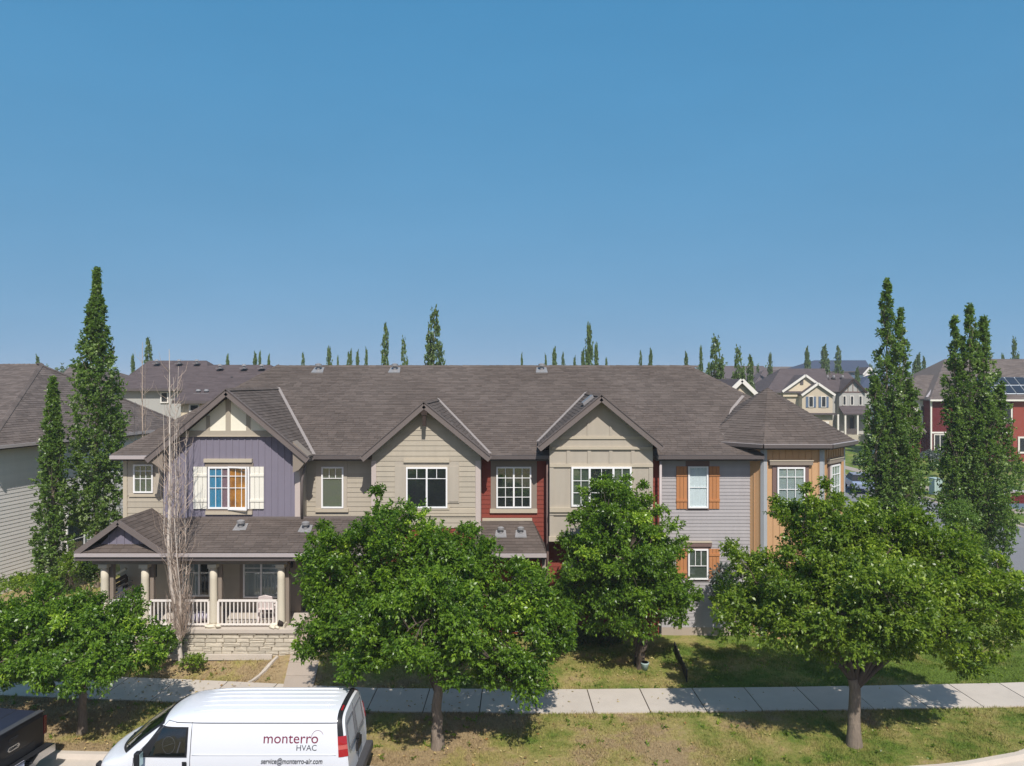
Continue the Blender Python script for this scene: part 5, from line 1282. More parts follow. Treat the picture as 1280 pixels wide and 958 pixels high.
# the bare tip of the left poplar
# dead trees
def dead_tree(name, label, base, top, stems, seed, m, spread, twigs, zlow):
    g = np.random.default_rng(seed); t = thing(name, label, 'dead tree', base); st = []; tw = []
    for i in range(stems):
        dx = g.normal(0, spread); dy = g.normal(0, spread*.6); tz = top - (0 if i == 0 else g.uniform(.2, 3.2)); f = g.uniform(.02, .22) if i else 0
        pts = []; n = 8
        for k in range(n+1):
            s = k/n; e = min(1, max(0, (s-f)/.35)); e = e*e*(3-2*e)
            pts.append(Vector((base[0]+dx*e+g.normal(0, .02), base[1]+dy*e+g.normal(0, .02), base[2]-.05+(tz-base[2])*s)))
        r0 = .075 if i == 0 else g.uniform(.016, .028)
        st.append((pts, [r0*(1-.93*(k/n)**.8)+.004 for k in range(n+1)]))
        for j in range(twigs):
            s = .08+.88*g.random()**1.7; k = s*n; a = pts[int(k)]; p0 = a.lerp(pts[min(n, int(k)+1)], k-int(k))
            th = g.uniform(0, 6.28); ln = g.uniform(.35, 1.3)*(1.1-.6*s); ou = g.uniform(.10, .34)
            p1 = p0 + Vector((math.cos(th)*ou, math.sin(th)*ou, ln*.45)); p2 = p1 + Vector((math.cos(th)*ou*.3, math.sin(th)*ou*.3, ln*.55))
            tw.append(([p0, p1, p2], [.009, .006, .003]))
    quad_tubes('trunk', st, M[m], t, 7); quad_tubes('twigs', tw, M['twig_r'], t, 3)
    return t
dead_tree('dead_tree', 'bare whitish dead tree with upright stems in front of the purple house', (X(226, 22.9), 22.9, .38), Z(436, 22.9), 7, 41, 'bark_w', .32, 80, .6)
dead_tree('dead_tree', 'bare reddish dead tree rising behind the left end of the long roof', (X(178, 36), 36, .42), Z(428, 36), 3, 42, 'twig_r', .16, 60, .6)

# skyline trees: three built, then copied object by object
protos = []
for k, (ld, sd) in enumerate((([(0, 0, 10, 1.15, .8)], 51), ([(0, 0, 10, .95, .8), (1.0, 0, 7.2, .8, .8)], 52), ([(-.8, 0, 8.6, .75, .8), (.1, 0, 10, .95, .8), (.9, .2, 8.0, .7, .8)], 53))):
    protos.append((ld, sd))
used = {}
SK = [(186, 426, 15, 72, 1, 'pointed tree behind the grey walled house at the left'), (167, 448, 7, 80, 0, 'tiny tree tip left of the reddish dead tree'), (50, 448, 7, 85, 0, 'tiny tree tip above the roof at the left edge'),
      (285, 447, 6, 95, 0, 'small lone tree tip above the roof left of centre'), (316, 444, 7, 95, 0, 'left tree of the trio above the cream walled house'), (322, 443, 5, 97, 0, 'middle tree of the trio above the cream walled house'), (333, 447, 5, 95, 0, 'right tree of the trio above the cream walled house'),
      (378, 444, 8, 90, 1, 'small forked tree tip right above the start of the long ridge'), (411, 438, 9, 90, 0, 'stubby dark poplar above the long ridge'), (422, 449, 4, 96, 0, 'tiniest tree right of the stubby dark poplar'), (432, 443, 8, 90, 1, 'first of the row of small trees left of the tall ridge poplar'), (439, 441, 5, 92, 0, 'second of the row of small trees left of the tall ridge poplar'), (447, 442, 6, 92, 0, 'third of the row of small trees left of the tall ridge poplar'), (456, 439, 5, 92, 0, 'slim tree nearest the left side of the tall ridge poplar'),
      (476, 408, 14, 62, 1, 'tall narrow poplar with a side lobe above the ridge'), (507, 424, 13, 62, 2, 'medium poplar between the two tallest ridge poplars'), (540, 387, 27, 60, 2, 'biggest and tallest poplar above the long ridge'),
      (654, 445, 4, 110, 0, 'tiny thin tree above the middle of the ridge'), (685, 446, 4, 100, 0, 'thin tree beside the small pointed tree, middle of the ridge'), (691, 438, 8, 100, 0, 'small pointed tree above the middle of the ridge'), (707, 443, 7, 105, 1, 'small split tree between the pointed tree and the spire tree'), (720, 449, 5, 110, 0, 'tiniest round tree left of the spire tree'),
      (736, 410, 11, 70, 0, 'tall thin spire tree above the third gable'), (743, 434, 8, 74, 0, 'short tree touching the right side of the spire tree'), (731, 441, 7, 74, 0, 'short tree touching the left side of the spire tree'), (758, 451, 5, 110, 0, 'tiniest tree right of the spire tree'),
      (798, 441, 7, 100, 1, 'left one of the pair of small trees above the grey section'), (811, 440, 7, 98, 0, 'right one of the pair of small trees above the grey section'), (859, 444, 7, 100, 0, 'small tree near the right end of the ridge'), (876, 437, 6, 90, 0, 'thin tree left of the bushy ridge end poplar'),
      (893, 422, 24, 66, 2, 'bushy poplar at the right end of the long ridge'), (925, 435, 19, 64, 2, 'many topped poplar above the white raked garage'), (936, 447, 14, 66, 1, 'short wide poplar touching the many topped one'), (963, 445, 7, 130, 0, 'small dark tree above the turret peak'), (948, 457, 9, 140, 2, 'low clump of trees left of the turret peak'),
      (1012, 437, 8, 120, 0, 'dark tree left of the blue roofed house ridge'), (1034, 435, 11, 118, 0, 'left half of the dense poplar pair before the blue house'), (1046, 435, 12, 118, 1, 'right half of the dense poplar pair before the blue house'), (1071, 462, 7, 118, 0, 'small slim tree behind the half timbered house'), (1148, 445, 8, 120, 0, 'small tree between the twin topped and three topped poplars'), (1158, 449, 6, 125, 0, 'tiny tree beside the red house roof'),
      (1271, 424, 14, 100, 2, 'dark poplar at the right edge behind the red house'), (1253, 446, 6, 110, 0, 'tiny tree tip above the red house roof'), (1141, 452, 10, 100, 1, 'grey green tree right behind the twin topped poplar')]
for (px, py, wd, Y, kind, lab) in SK:
    zt = Z(py, Y); xw = X(px, Y); base = (xw, Y, 0.5); hgt = zt - .5
    if kind not in used:
        ld, sd = protos[kind]
        t = poplar('skyline_tree', lab, (0, 0, 0), ld, 230, 34, sd, leaf='leaf_far', L=.22, W=.18, prof=PF, csize=(.4, .7), parts=False, trunk=.16)
        used[kind] = t; src = t
    else:
        src = used[kind]
        t = src.copy(); col.objects.link(t)
        for ch in list(src.children):
            c = ch.copy(); col.objects.link(c); c.parent = t
    t['label'] = lab; t['group'] = 'trees on the skyline behind the roofs'; t['category'] = 'tree'
    sw = 1.12*(wd/2*Y/F)/ (1.15 if kind == 0 else 1.45 if kind == 1 else 1.6)
    t.location = base; t.scale = (sw, sw, hgt/10.0); t.rotation_euler = (0, ((px*7) % 11 - 5)*.006, (px*1.7) % 6.28 if kind == 0 else ((px*.37) % .9 - .45 + (3.14 if px % 2 else 0)))

# shrubs
def shrub(name, label, c, rad, n, per, seed, leaf='leaf_s', L=.07, W=.04, cat='shrub'):
    g = np.random.default_rng(seed); t = thing(name, label, cat, (c[0], c[1], c[2]-rad[2]*.9))
    dv = g.normal(0, 1, (n, 3)); dv /= np.linalg.norm(dv, axis=1)[:, None]; dv[:, 2] = np.where(dv[:, 2] < -.3, -dv[:, 2], dv[:, 2])
    C = np.array(c) + dv*(g.random(n)**.5)[:, None]*np.array(rad); S = g.uniform(.12, .24, n)*max(1, max(rad)/1.1)
    V, Q, T = leaf_cloud(C, S, per, L, W, g, cc=np.array(c)-np.array([0, 0, rad[2]*.5]))
    st = []
    b = Vector((c[0], c[1], c[2]-rad[2]*.95))
    for k in range(9): st.append((bend(b+Vector((g.normal(0, .06), g.normal(0, .06), 0)), C[k], g, .06, 3), [.02, .015, .01, .005]))
    quad_tubes('stems', st, M['bark_d'], t, 5); fast_mesh('foliage', V, Q, M[leaf], t, tint=T)
    return t
def shr(name, label, px, py, Y, rx_, rz_, n, per, seed, ry_=None, **k):
    return shrub(name, label, (X(px, Y), Y, Z(py, Y)), (rx_*Y/F, (ry_ or rx_)*Y/F, rz_*Y/F), n, per, seed, **k)
shr('shrub', 'dark green shrub low behind the left porch column', 112, 722, 27.5, 14, 28, 60, 80, 61)
shr('shrub', 'loose yellowish shrub between the slim poplar and the porch', 88, 712, 27, 12, 22, 40, 50, 62, leaf='leaf_b')
shr('shrub', 'low green shrub at the foot of the whitish dead tree', 212, 808, 22.9, 16, 11, 30, 50, 63)
shr('ground_shrub', 'bright green weedy clump at the stone base', 240, 828, 22.7, 15, 5, 26, 50, 64, leaf='leaf_b', cat='plant')
shr('shrub', 'small leafy shrub by the left foot of the pale side wall', 22, 733, 26.5, 40, 9, 80, 70, 65, leaf='leaf_b')
shr('conifer', 'small dark conifer top seen over the left end of the long roof', 166, 552, 40, 10, 22, 60, 80, 66, leaf='leaf_far', cat='conifer')
shr('shrub', 'dark shrub under the gable panelled house wall behind the upright tree', 745, 800, 25.2, 40, 16, 70, 70, 67, ry_=14)
shr('shrub', 'silvery flowering shrub in front of the red house', 1168, 573, 70, 18, 8, 60, 60, 68, leaf='leaf_blue', L=.14, W=.10)
shr('shrub', 'rounded green shrub below the silvery one by the utility cabinet', 1180, 586, 66, 20, 9, 60, 60, 69, leaf='leaf_s', L=.14, W=.10)
shr('shrub', 'spreading dark juniper on the grass right of the turret', 1082, 578, 80, 17, 9, 60, 60, 70, leaf='leaf_far', L=.16, W=.10)
shr('shrub', 'green bush between the side street and the twin topped poplar', 1146, 606, 50, 14, 12, 60, 60, 71, leaf='leaf_p', L=.10, W=.08)
shr('shrub', 'bright yellow green bush at the right edge beyond the three topped poplar', 1276, 592, 62, 16, 14, 60, 60, 72, leaf='leaf_b', L=.12, W=.09)
shr('shrub', 'dark bush beside the half timbered house porch', 1094, 535, 108, 12, 12, 40, 50, 73, leaf='leaf_far', L=.2, W=.15)
shr('shrub', 'silvery young bush growing into the right side of the corner tree', 1196, 652, 24, 22, 24, 60, 70, 74, leaf='leaf_p')
shr('shrub', 'grey leaved bush beside the lower window of the grey section', 906, 742, 24.8, 20, 36, 90, 60, 75, leaf='leaf_blue', L=.09, W=.045)
# far belt of trees that closes the horizon between the roofs
gf = np.random.default_rng(91); nf = 520
xf = gf.uniform(-190, 230, nf); yf = 235 + gf.uniform(0, 12, nf)
tf = 12.2 + 1.6*np.sin(xf*.11) + 1.1*np.sin(xf*.37+1) + gf.normal(0, .6, nf)
Cf = np.stack([xf, yf, tf*gf.uniform(.45, 1.0, nf)], 1)
Vf, Qf, Tf = leaf_cloud(Cf, gf.uniform(1.2, 2.4, nf), 64, .8, .55, gf)
# weeds dotted through the lawns
gw_ = np.random.default_rng(97); nw = 420
xw_ = gw_.uniform(-16, 18, nw); yw_ = gw_.uniform(17.2, 24.2, nw)
okw = (yw_ > crv(CURB, xw_)+.25) & (np.abs(yw_-crv(SWC, xw_)) > .78) & ~((xw_ > -7.6) & (xw_ < -6) & (yw_ > 21.5)); xw_ = xw_[okw]; yw_ = yw_[okw]
Cw = np.stack([xw_, yw_, ground_z(xw_, yw_)+.03], -1)
Vw, Qw, Tw = leaf_cloud(Cw, gw_.uniform(.05, .13, len(xw_)), 24, .07, .03, gw_, droop=-.1, stretch=(1, 1, .35))
wd_ = fast_mesh('weeds', Vw, Qw, M['leaf_b'], None, tint=Tw, kind='stuff'); tag(wd_, 'small broad leaved weeds dotted through the dry lawns', 'weeds')
bt = fast_mesh('distant_trees', Vf, Qf, M['leaf_far'], None, tint=Tf, kind='stuff'); tag(bt, 'low hazy belt of distant trees along the horizon', 'trees')
# ------------------------------------------------------------------ vehicles
def text_mesh(name, body, m, parent, x0, x1, pos, rot, shear=0.0, bold=0.0, ht=None):
    """flat printed lettering fitted to a width"""
    cu = bpy.data.curves.new(name, 'FONT'); cu.body = body; cu.size = 1.0; cu.shear = shear; cu.offset = bold; cu.resolution_u = 3; cu.extrude = 0.001
    tmp = bpy.data.objects.new('tmp', cu); col.objects.link(tmp)
    dg = bpy.context.evaluated_depsgraph_get(); dg.update()
    me = bpy.data.meshes.new_from_object(tmp.evaluated_get(dg)); bpy.data.objects.remove(tmp, do_unlink=True); bpy.data.curves.remove(cu)
    xs_ = [v.co.x for v in me.vertices]; ys_ = [v.co.y for v in me.vertices]
    k = (x1-x0)/(max(xs_)-min(xs_)); ky = k if ht is None else ht/(max(ys_)-min(ys_))
    mn = min(xs_)
    for v in me.vertices: v.co = ((v.co.x-mn)*k, v.co.y*ky, v.co.z)
    me.materials.clear(); me.materials.append(m)
    for p in me.polygons: p.material_index = 0
    o = bpy.data.objects.new(name, me); col.objects.link(o); o.location = Vector(pos) - org(parent); o.rotation_euler = rot; o.parent = parent
    return o

ZL = [.36, .60, .85, 1.15, 1.5, 1.8, 1.90, 1.96, 2.01, 2.045, 2.062, 2.07]
FF = [.94, .99, 1.0, 1.0, .94, .87, .835, .79, .71, .58, .30, 0.0]      # full height section
FH = [.94, .99, 1.0, 1.0, .99, .97, .95, .92, .84, .66, .34, 0.0]       # bonnet section
SEC = [(0.0, .80, .90), (.04, .86, .98), (.12, .91, 1.03), (.26, .945, 1.08), (.38, .965, 1.115), (.52, .975, 1.155), (.62, .98, 1.23), (.84, .99, 1.42), (1.06, 1, 1.60), (1.28, 1, 1.77), (1.42, 1, 1.87), (1.56, 1, 1.94), (1.7, 1, 1.99), (2.0, 1, 2.035), (2.4, 1, 2.062), (3.0, 1, 2.07), (4.0, 1, 2.07), (4.8, 1, 2.07), (5.2, .998, 2.066), (5.38, .99, 2.055), (5.5, .965, 2.03), (5.56, .93, 2.0)]
def sec(s):
    ss = [a[0] for a in SEC]; return float(np.interp(s, ss, [a[1] for a in SEC])), float(np.interp(s, ss, [a[2] for a in SEC]))
def ringpts(s):
    wv, T = sec(s); zb = .85; h = min(1, max(0, (T-zb)/(2.07-zb))); e = max(0, (h-.28)/.72)**.7
    out = []
    for z, a, b in zip(ZL, FF, FH):
        zz = z if z <= zb else zb + (z-zb)*h
        out.append((wv*(b + (a-b)*e), zz))
    return out
def shiftx(s, z): return s - 0.17*min(1, max(0, (z-.9)/1.17))**1.3*min(1, max(0, (s-5.1)/.4))
def body_y(s, z):
    r = ringpts(s); zs_ = [q[1] for q in r]; return float(np.interp(z, zs_, [q[0] for q in r]))
def body_z(s, y):
    r = ringpts(s)[::-1]; return float(np.interp(abs(y), [q[0] for q in r], [q[1] for q in r]))
VX, VY = -9.17, 16.53
VAN = thing('cargo_van', 'white cargo van with maroon and grey lettering parked at the kerb', 'van', (VX, VY, -0.13))
def vw(s, y, z):
    bow = -0.30*max(0, 1-(y/.97)**2)*min(1, max(0, (2.3-s)/1.3))*(1 if s > .3 else .5+1.6*s)
    return (VX + shiftx(s, z) + bow, VY - y, z - 0.13 + 0.10)   # y positive = near side (driver's side)
SS = sorted(set([a[0] for a in SEC] + list(np.linspace(1.36, 5.2, 14))))
q = MB(); rings = []
for s in SS:
    r = ringpts(s); pts = [(y, z) for y, z in r] + [(-y, z) for y, z in r[-2::-1]]
    rings.append([vw(s, y, z) for y, z in pts])
n = len(rings[0]); vs = [p for r in rings for p in r]; fs = []
for i in range(len(rings)-1):
    for j in range(n-1): fs.append((i*n+j, i*n+j+1, (i+1)*n+j+1, (i+1)*n+j))
fs.append(tuple(range(n))); fs.append(tuple(range((len(rings)-1)*n, len(rings)*n))[::-1])
q.add(vs, fs)
body = q.build('body', M['van'], VAN, smooth=True)
mdd = body.modifiers.new('edge', 'EDGE_SPLIT'); mdd.split_angle = R(42)
def patch(name, m, parent, fn, nu, nv, off_y=0.0, smooth=True):
    """fn(u, v) -> world point"""
    vs = [fn(i/nu, j/nv) for i in range(nu+1) for j in range(nv+1)]
    fs = [(i*(nv+1)+j, (i+1)*(nv+1)+j, (i+1)*(nv+1)+j+1, i*(nv+1)+j+1) for i in range(nu) for j in range(nv)]
    return MB().add(vs, fs).build(name, m, parent, smooth=smooth)
def sidept(s, z, off, sgn=1): return vw(s, sgn*(body_y(s, z)+off), z)
def lp(a, b, t): return a+(b-a)*t
for sgn in (1, -1):
    dn = MB()
    # dark backing of the door window: front edge slants with the pillar
    fn = lambda u, v, o=0.014: sidept(lp(lp(.86, 1.40, v), 1.99, u), lp(1.20, 1.81, v), o, sgn)
    patch('door_window_backing', M['black_pl'], VAN, fn, 16, 12)  # opaque black sheet painted in for the dark cab interior
    wnd = patch('window_glass', M['glass_d'], VAN, lambda u, v: sidept(lp(lp(1.14, 1.44, v), 1.95, u), lp(1.235, 1.78, v), .024, sgn), 14, 10)
    for (a, b) in (((2.06, 1.9), (2.06, .5)), ((.80, 1.17), (.78, .5))):
        pts = [sidept(lp(a[0], b[0], t), lp(a[1], b[1], t), .004, sgn) for t in np.linspace(0, 1, 9)]
        MB().tube(pts, .008, 5).build('door_seam', M['seam'], VAN)
    MB().tube([sidept(s, 1.885, .006, sgn) for s in np.linspace(1.55, 5.38, 22)], .010, 5).build('drip_rail', M['seam'], VAN)
    MB().tube([sidept(lp(.82, 1.55, t), lp(1.2, 1.885, t), .006, sgn) for t in np.linspace(0, 1, 8)], .008, 5).build('drip_rail', M['seam'], VAN)
    MB().tube([sidept(s, 1.245, .003, sgn) for s in np.linspace(2.1, 5.3, 16)], .012, 6).build('body_crease', M['van'], VAN, smooth=True)
    MB().tube([sidept(s, .72, .01, sgn) for s in np.linspace(.1, 5.3, 18)], .03, 6).build('side_moulding', M['grey_pl'], VAN, smooth=True)
# steering wheel ring behind the driver's glass
cw = sidept(1.55, 1.42, -.02); ringp = []
for k in range(17):
    a = 2*math.pi*k/16; ringp.append((cw[0]+math.cos(a)*.15, cw[1]-.005+0.03, cw[2]+math.sin(a)*.19))
ringp = [sidept(1.58+.14*math.cos(2*math.pi*k/16), 1.45+.17*math.sin(2*math.pi*k/16), .018) for k in range(17)]
MB().tube(ringp, .008, 5, cap=False).build('steering_wheel', M['grey_pl'], VAN, smooth=True)
MB().tube([sidept(1.47, 1.42, .018), sidept(1.68, 1.49, .018)], .008, 5).build('wheel_spoke', M['grey_pl'], VAN)
MB().tube([sidept(1.78, 1.30, .016), sidept(1.84, 1.52, .016)], .02, 5).build('seat_belt', M['grey_pl'], VAN)
# windscreen and cowl
def wsp(u, v, o=.010):
    y = lp(-.87, .87, v)*(1-.13*u); s0 = .545 + .10*abs(lp(-1, 1, v))**3; s = lp(s0, 1.46, u); return vw(s, y, body_z(s, y)+o)
patch('windscreen', M['black_pl'], VAN, lambda u, v: wsp(u, v, .014), 12, 24)  # black sheet under the glass, standing in for the unlit cab
patch('windscreen_glass', M['glass_d'], VAN, lambda u, v: wsp(.06+u*.9, .04+v*.92, .024), 12, 24)
for yy in (.55, -.1):
    MB().tube([wsp(.03, .5+yy/2, .03), wsp(.16, .5+yy/2+.22 if yy < .3 else .98, .035)], .010, 5).build('wiper', M['blackm'], VAN)
for yv in (-.55, -.33, -.11, .11, .33, .55):
    MB().tube([vw(s, yv, body_z(s, yv)+.001) for s in np.linspace(2.0, 5.15, 14)], [.004]+[.017]*12+[.004], 6).build('roof_rib', M['van'], VAN, smooth=True)
# black trim hoop round the rear edge of the roof, tail lamps below it
def hoop(a, z0, off=.012, s0=5.33, s1=5.50):
    r = ringpts(5.45); 
def hp(u, v, z0=1.62, off=.014):
    """u across: s, v along the hoop from near lower end over the roof to the far lower end"""
    s = lp(5.36, 5.515, u)
    r = ringpts(s); pts = [(y, z) for y, z in r if z > z0]; pts = [(body_y(s, z0), z0)] + pts + [(-y, z) for y, z in pts[-2::-1]] + [(-body_y(s, z0), z0)]
    L = [0]
    for i in range(1, len(pts)): L.append(L[-1] + math.hypot(pts[i][0]-pts[i-1][0], pts[i][1]-pts[i-1][1]))
    d_ = v*L[-1]; y = float(np.interp(d_, L, [p[0] for p in pts])); z = float(np.interp(d_, L, [p[1] for p in pts]))
    nl_ = math.hypot(y/.9, (z-1.5)/.6)+1e-6
    return vw(s, y*(1+off), z+off*max(0, (z-1.7)/.37))
patch('rear_trim', M['black_pl'], VAN, hp, 3, 40)
for k0 in (.3,): patch('brake_lamp', M['redlamp'], VAN, lambda u, v: hp(.35+u*.4, lp(.26, .36, v), off=.02), 2, 4)
for sgn in (1, -1):
    for (za_, zb_, mm) in ((1.44, 1.617, 'redlamp'), (1.35, 1.437, 'clearlamp'), (1.20, 1.347, 'redlamp')):
        def tl(u, v, za_=za_, zb_=zb_, sgn=sgn):
            z = lp(za_, zb_, v); s = lp(5.36, 5.575, u)
            return vw(s, sgn*(body_y(min(s, 5.56), z)+.014), z)
        patch('tail_lamp', M[mm], VAN, tl, 4, 3)
# rear doors: centre seam, inset panels, handle, bumper
def rearx(z): return VX + shiftx(5.56, z) + .004
def rp(y, z, o=0.0): return (rearx(z)+o, VY - y, z - .03)
MB().tube([rp(0, z) for z in np.linspace(.6, 1.95, 8)], .008, 5).build('door_seam', M['seam'], VAN)
for y0_, y1_ in ((-.72, -.1), (.1, .72)):
    for za_, zb_ in ((1.25, 1.8),):
        MB().tube([rp(y0_, za_), rp(y1_, za_), rp(y1_*.93, zb_), rp(y0_*.93, zb_), rp(y0_, za_)], .012, 5).build('door_panel_edge', M['seam'], VAN)
MB().box(rearx(1.0)-.01, rearx(1.0)+.04, VY-.18, VY+.22, .88, 1.08).build('plate_recess', M['black_pl'], VAN)
MB().box(rearx(1.1)-.02, rearx(1.1)+.05, VY-.06, VY+.06, 1.13, 1.2).build('door_handle', M['black_pl'], VAN)
MB().box(VX+5.45, VX+5.73, VY-.98, VY+.98, .36, .58).build('rear_bumper', M['grey_pl'], VAN, bevel=.05)
MB().box(VX-.20, VX+.12, VY-.80, VY+.80, .33, .58).build('front_bumper', M['black_pl'], VAN, bevel=.06)
MB().box(VX-.15, VX+.05, VY-.55, VY+.55, .60, .86).build('grille', M['black_pl'], VAN, bevel=.02)
for sg in (-1, 1): MB().box(VX-.03, VX+.06, VY+sg*.74-.1, VY+sg*.74+.1, .62, .86).build('headlamp', M['clearlamp'], VAN, bevel=.02)
MB().box(VX-.045, VX+.02, VY-.97, VY-.80, .55, 1.02).build('corner_guard', M['black_pl'], VAN, bevel=.03)
# door mirror
for sg in (1, -1):
    mp_ = sidept(1.02, 1.26, .0, sg); y_ = mp_[1] - sg*.17
    mr_ = MB().box(mp_[0]-.05, mp_[0]+.08, min(y_, y_-sg*.16), max(y_, y_-sg*.16), mp_[2]-.14, mp_[2]+.17).build('door_mirror', M['black_pl'], VAN, bevel=.03)
    MB().bar(mp_, (mp_[0]+.02, y_, mp_[2]), .05, .06).build('mirror_arm', M['black_pl'], mr_)
    bxo('mirror_face', M['mirror'], mr_, mp_[0]+.081, mp_[0]+.09, min(y_, y_-sg*.14), max(y_, y_-sg*.14)-.01, mp_[2]-.12, mp_[2]+.14)
MB().tube([sidept(s, .98, .014) for s in (1.93, 1.94)], .01, 4).build('keyhole', M['black_pl'], VAN)
patch('door_handle', M['black_pl'], VAN, lambda u, v: sidept(lp(1.90, 2.0, u), lp(.90, 1.12, v), .03), 2, 3)
for (s_w) in (.98, 4.35):
    for sg in (-1, 1):
        yy = VY - sg*.86
        wv_ = MB().tube([(VX+s_w, yy-.12, .23), (VX+s_w, yy-.10, .23), (VX+s_w, yy+.10, .23), (VX+s_w, yy+.12, .23)], [.33, .36, .36, .33], 28).build('wheel', M['tyre'], VAN, smooth=False)
        MB().tube([(VX+s_w, yy-sg*.125, .23), (VX+s_w, yy-sg*.11, .23)], [.2, .21], 20).build('rim', M['rim'], wv_)
# printed lettering on the side
def sideY(z, s=4.5): return sidept(s, z, .004)[1]
def tx(px): return X(px, 15.62)
zt0 = 1.50; tl_ = math.atan((body_y(4.5, 1.25)-body_y(4.5, 1.75))/.5)
t1_ = text_mesh('lettering', 'monterro', M['ink_m'], VAN, tx(330), tx(398), (tx(330), sideY(zt0)-.002, zt0-.03-.015), (R(90)-tl_, 0, 0), bold=0.0)
t2_ = text_mesh('lettering', 'HVAC', M['ink_g'], VAN, tx(371.5), tx(396.5), (tx(371.5), sideY(zt0-.15)-.002, zt0-.03-.165), (R(90)-tl_, 0, 0), bold=0.0)
t3_ = text_mesh('lettering', 'service@monterro-air.com', M['ink_g'], VAN, tx(328), tx(404.5), (tx(328), sideY(1.07)-.006, 1.035), (R(90), 0, 0), shear=.22, bold=.010, ht=.165)
arc = []
for k in range(22):
    a = R(215 - k*13.5); zz = zt0+.10+.145*math.sin(a); arc.append((tx(397)+.135*math.cos(a), sideY(zz)-.003, zz-.03))
MB().tube(arc[:15], .0035, 4).build('logo_ring', M['ink_m'], VAN)

# black pickup, rear end in view
PU = thing('pickup_truck', 'black pickup truck at the left edge seen from its tailgate', 'pickup truck', (-11.60, 16.30, -0.13))
OP = (-11.60, 16.30, -0.13); AP = R(171)
def tb(name, m, parent, x0, x1, y0, y1, z0, z1, bevel=0.0): return MB().box(x0, x1, y0, y1, z0, z1).xf(OP, AP).build(name, M[m], parent, bevel=bevel)
def tp(name, m, parent, poly, off, bevel=0.0): return MB().prism(poly, off).xf(OP, AP).build(name, M[m], parent, bevel=bevel)
bed = tp('bed', 'truck', PU, [(.03, -1.0, .62), (2.05, -1.0, .60), (2.05, -1.0, 1.44), (.03, -.99, 1.50), (0.0, -.98, 1.2)], (0, 2.0, 0), .04)
tb('tonneau_cover', 'tonneau', PU, .10, 2.0, -.93, .93, 1.46, 1.535, .02)
for xx in (.7, 1.35): tb('cover_seam', 'black_pl', PU, xx-.01, xx+.01, -.92, .92, 1.53, 1.538)
tg = tp('tailgate', 'truck', PU, [(-.03, -.86, .70), (.05, -.86, .70), (.09, -.86, 1.56), (-.03, -.86, 1.56), (-.06, -.86, 1.46), (-.055, -.86, .82)], (0, 1.72, 0), .02)
tb('tailgate_lip', 'grey_pl', tg, -.055, .10, -.88, .88, 1.56, 1.585, .008)
tb('tailgate_recess', 'black_pl', tg, -.066, -.055, -.6, .6, .80, .98)
tb('handle', 'black_pl', tg, -.08, -.055, -.12, .12, 1.30, 1.36, .01)
em = tp('emblem', 'chrome', tg, [(-.075, -.17, 1.12), (-.075, -.13, 1.07), (-.075, .13, 1.07), (-.075, .17, 1.12), (-.075, .13, 1.18), (-.075, -.13, 1.18)], (.015, 0, 0))
ca, sa = math.cos(AP), math.sin(AP)
def tw_(x, y, z): return Vector((OP[0] + ca*x - sa*y, OP[1] + sa*x + ca*y, OP[2] + z))
text_mesh('lettering', 'GMC', M['black_pl'], em, 0, .24, tw_(-.081, .12, 1.095), (R(90), 0, AP - R(90)), bold=.03, ht=.06)
for sg in (-1, 1):
    a, b = (-.995, -.87) if sg < 0 else (.87, .995)
    tb('tail_lamp', 'darklamp', PU, -.045, .14, a, b, .98, 1.42, .02)
bp_ = MB()
for (y0_, y1_, za_, zb_) in ((-1.0, -.52, .56, .74), (.52, 1.0, .56, .74)): bp_.box(-.26, -.02, y0_, y1_, za_, zb_)
bp_.add([(-.26, -.52, .56), (-.26, -.34, .46), (-.26, -.34, .62), (-.26, -.52, .74), (-.05, -.52, .56), (-.05, -.34, .46), (-.05, -.34, .62), (-.05, -.52, .74)], [(0,1,2,3),(7,6,5,4),(0,4,5,1),(3,2,6,7),(1,5,6,2),(0,3,7,4)])
bp_.add([(-.26, .34, .46), (-.26, .52, .56), (-.26, .52, .74), (-.26, .34, .62), (-.05, .34, .46), (-.05, .52, .56), (-.05, .52, .74), (-.05, .34, .62)], [(0,1,2,3),(7,6,5,4),(0,4,5,1),(3,2,6,7),(1,5,6,2),(0,3,7,4)])
bp_.box(-.26, -.05, -.34, .34, .46, .60)
bmp = bp_.xf(OP, AP).build('rear_bumper', M['chrome'], PU)
tb('bumper_step', 'black_pl', bmp, -.22, -.03, -.96, .96, .742, .755)
pl_ = tb('licence_plate', 'plate', PU, -.20, -.19, -.16, .16, .62, .76)
tb('tow_hitch', 'blackm', PU, -.3, -.05, -.05, .05, .36, .45)
tp('cab', 'truck', PU, [(2.07, -.98, .6), (4.2, -.98, .6), (4.2, -.98, 1.25), (3.6, -.8, 1.93), (2.25, -.8, 1.93), (2.07, -.93, 1.3)], (0, 1.9, 0), .04)
tb('rear_window', 'black_pl', PU, 2.1, 2.16, -.7, .7, 1.42, 1.8)
tp('bonnet', 'truck', PU, [(4.2, -.97, .6), (5.7, -.95, .6), (5.75, -.9, 1.05), (5.4, -.9, 1.2), (4.2, -.95, 1.28)], (0, 1.9, 0), .05)
for xw in (1.15, 4.85):
    for sg in (-1, 1):
        wv_ = MB().tube([(xw, sg*.84-.12, .40), (xw, sg*.84-.1, .40), (xw, sg*.84+.1, .40), (xw, sg*.84+.12, .40)], [.36, .40, .40, .36], 26).xf(OP, AP).build('wheel', M['tyre'], PU)
        MB().tube([(xw, sg*.965, .40), (xw, sg*.94, .40)], [.22, .23], 18).xf(OP, AP).build('rim', M['rim'], wv_)

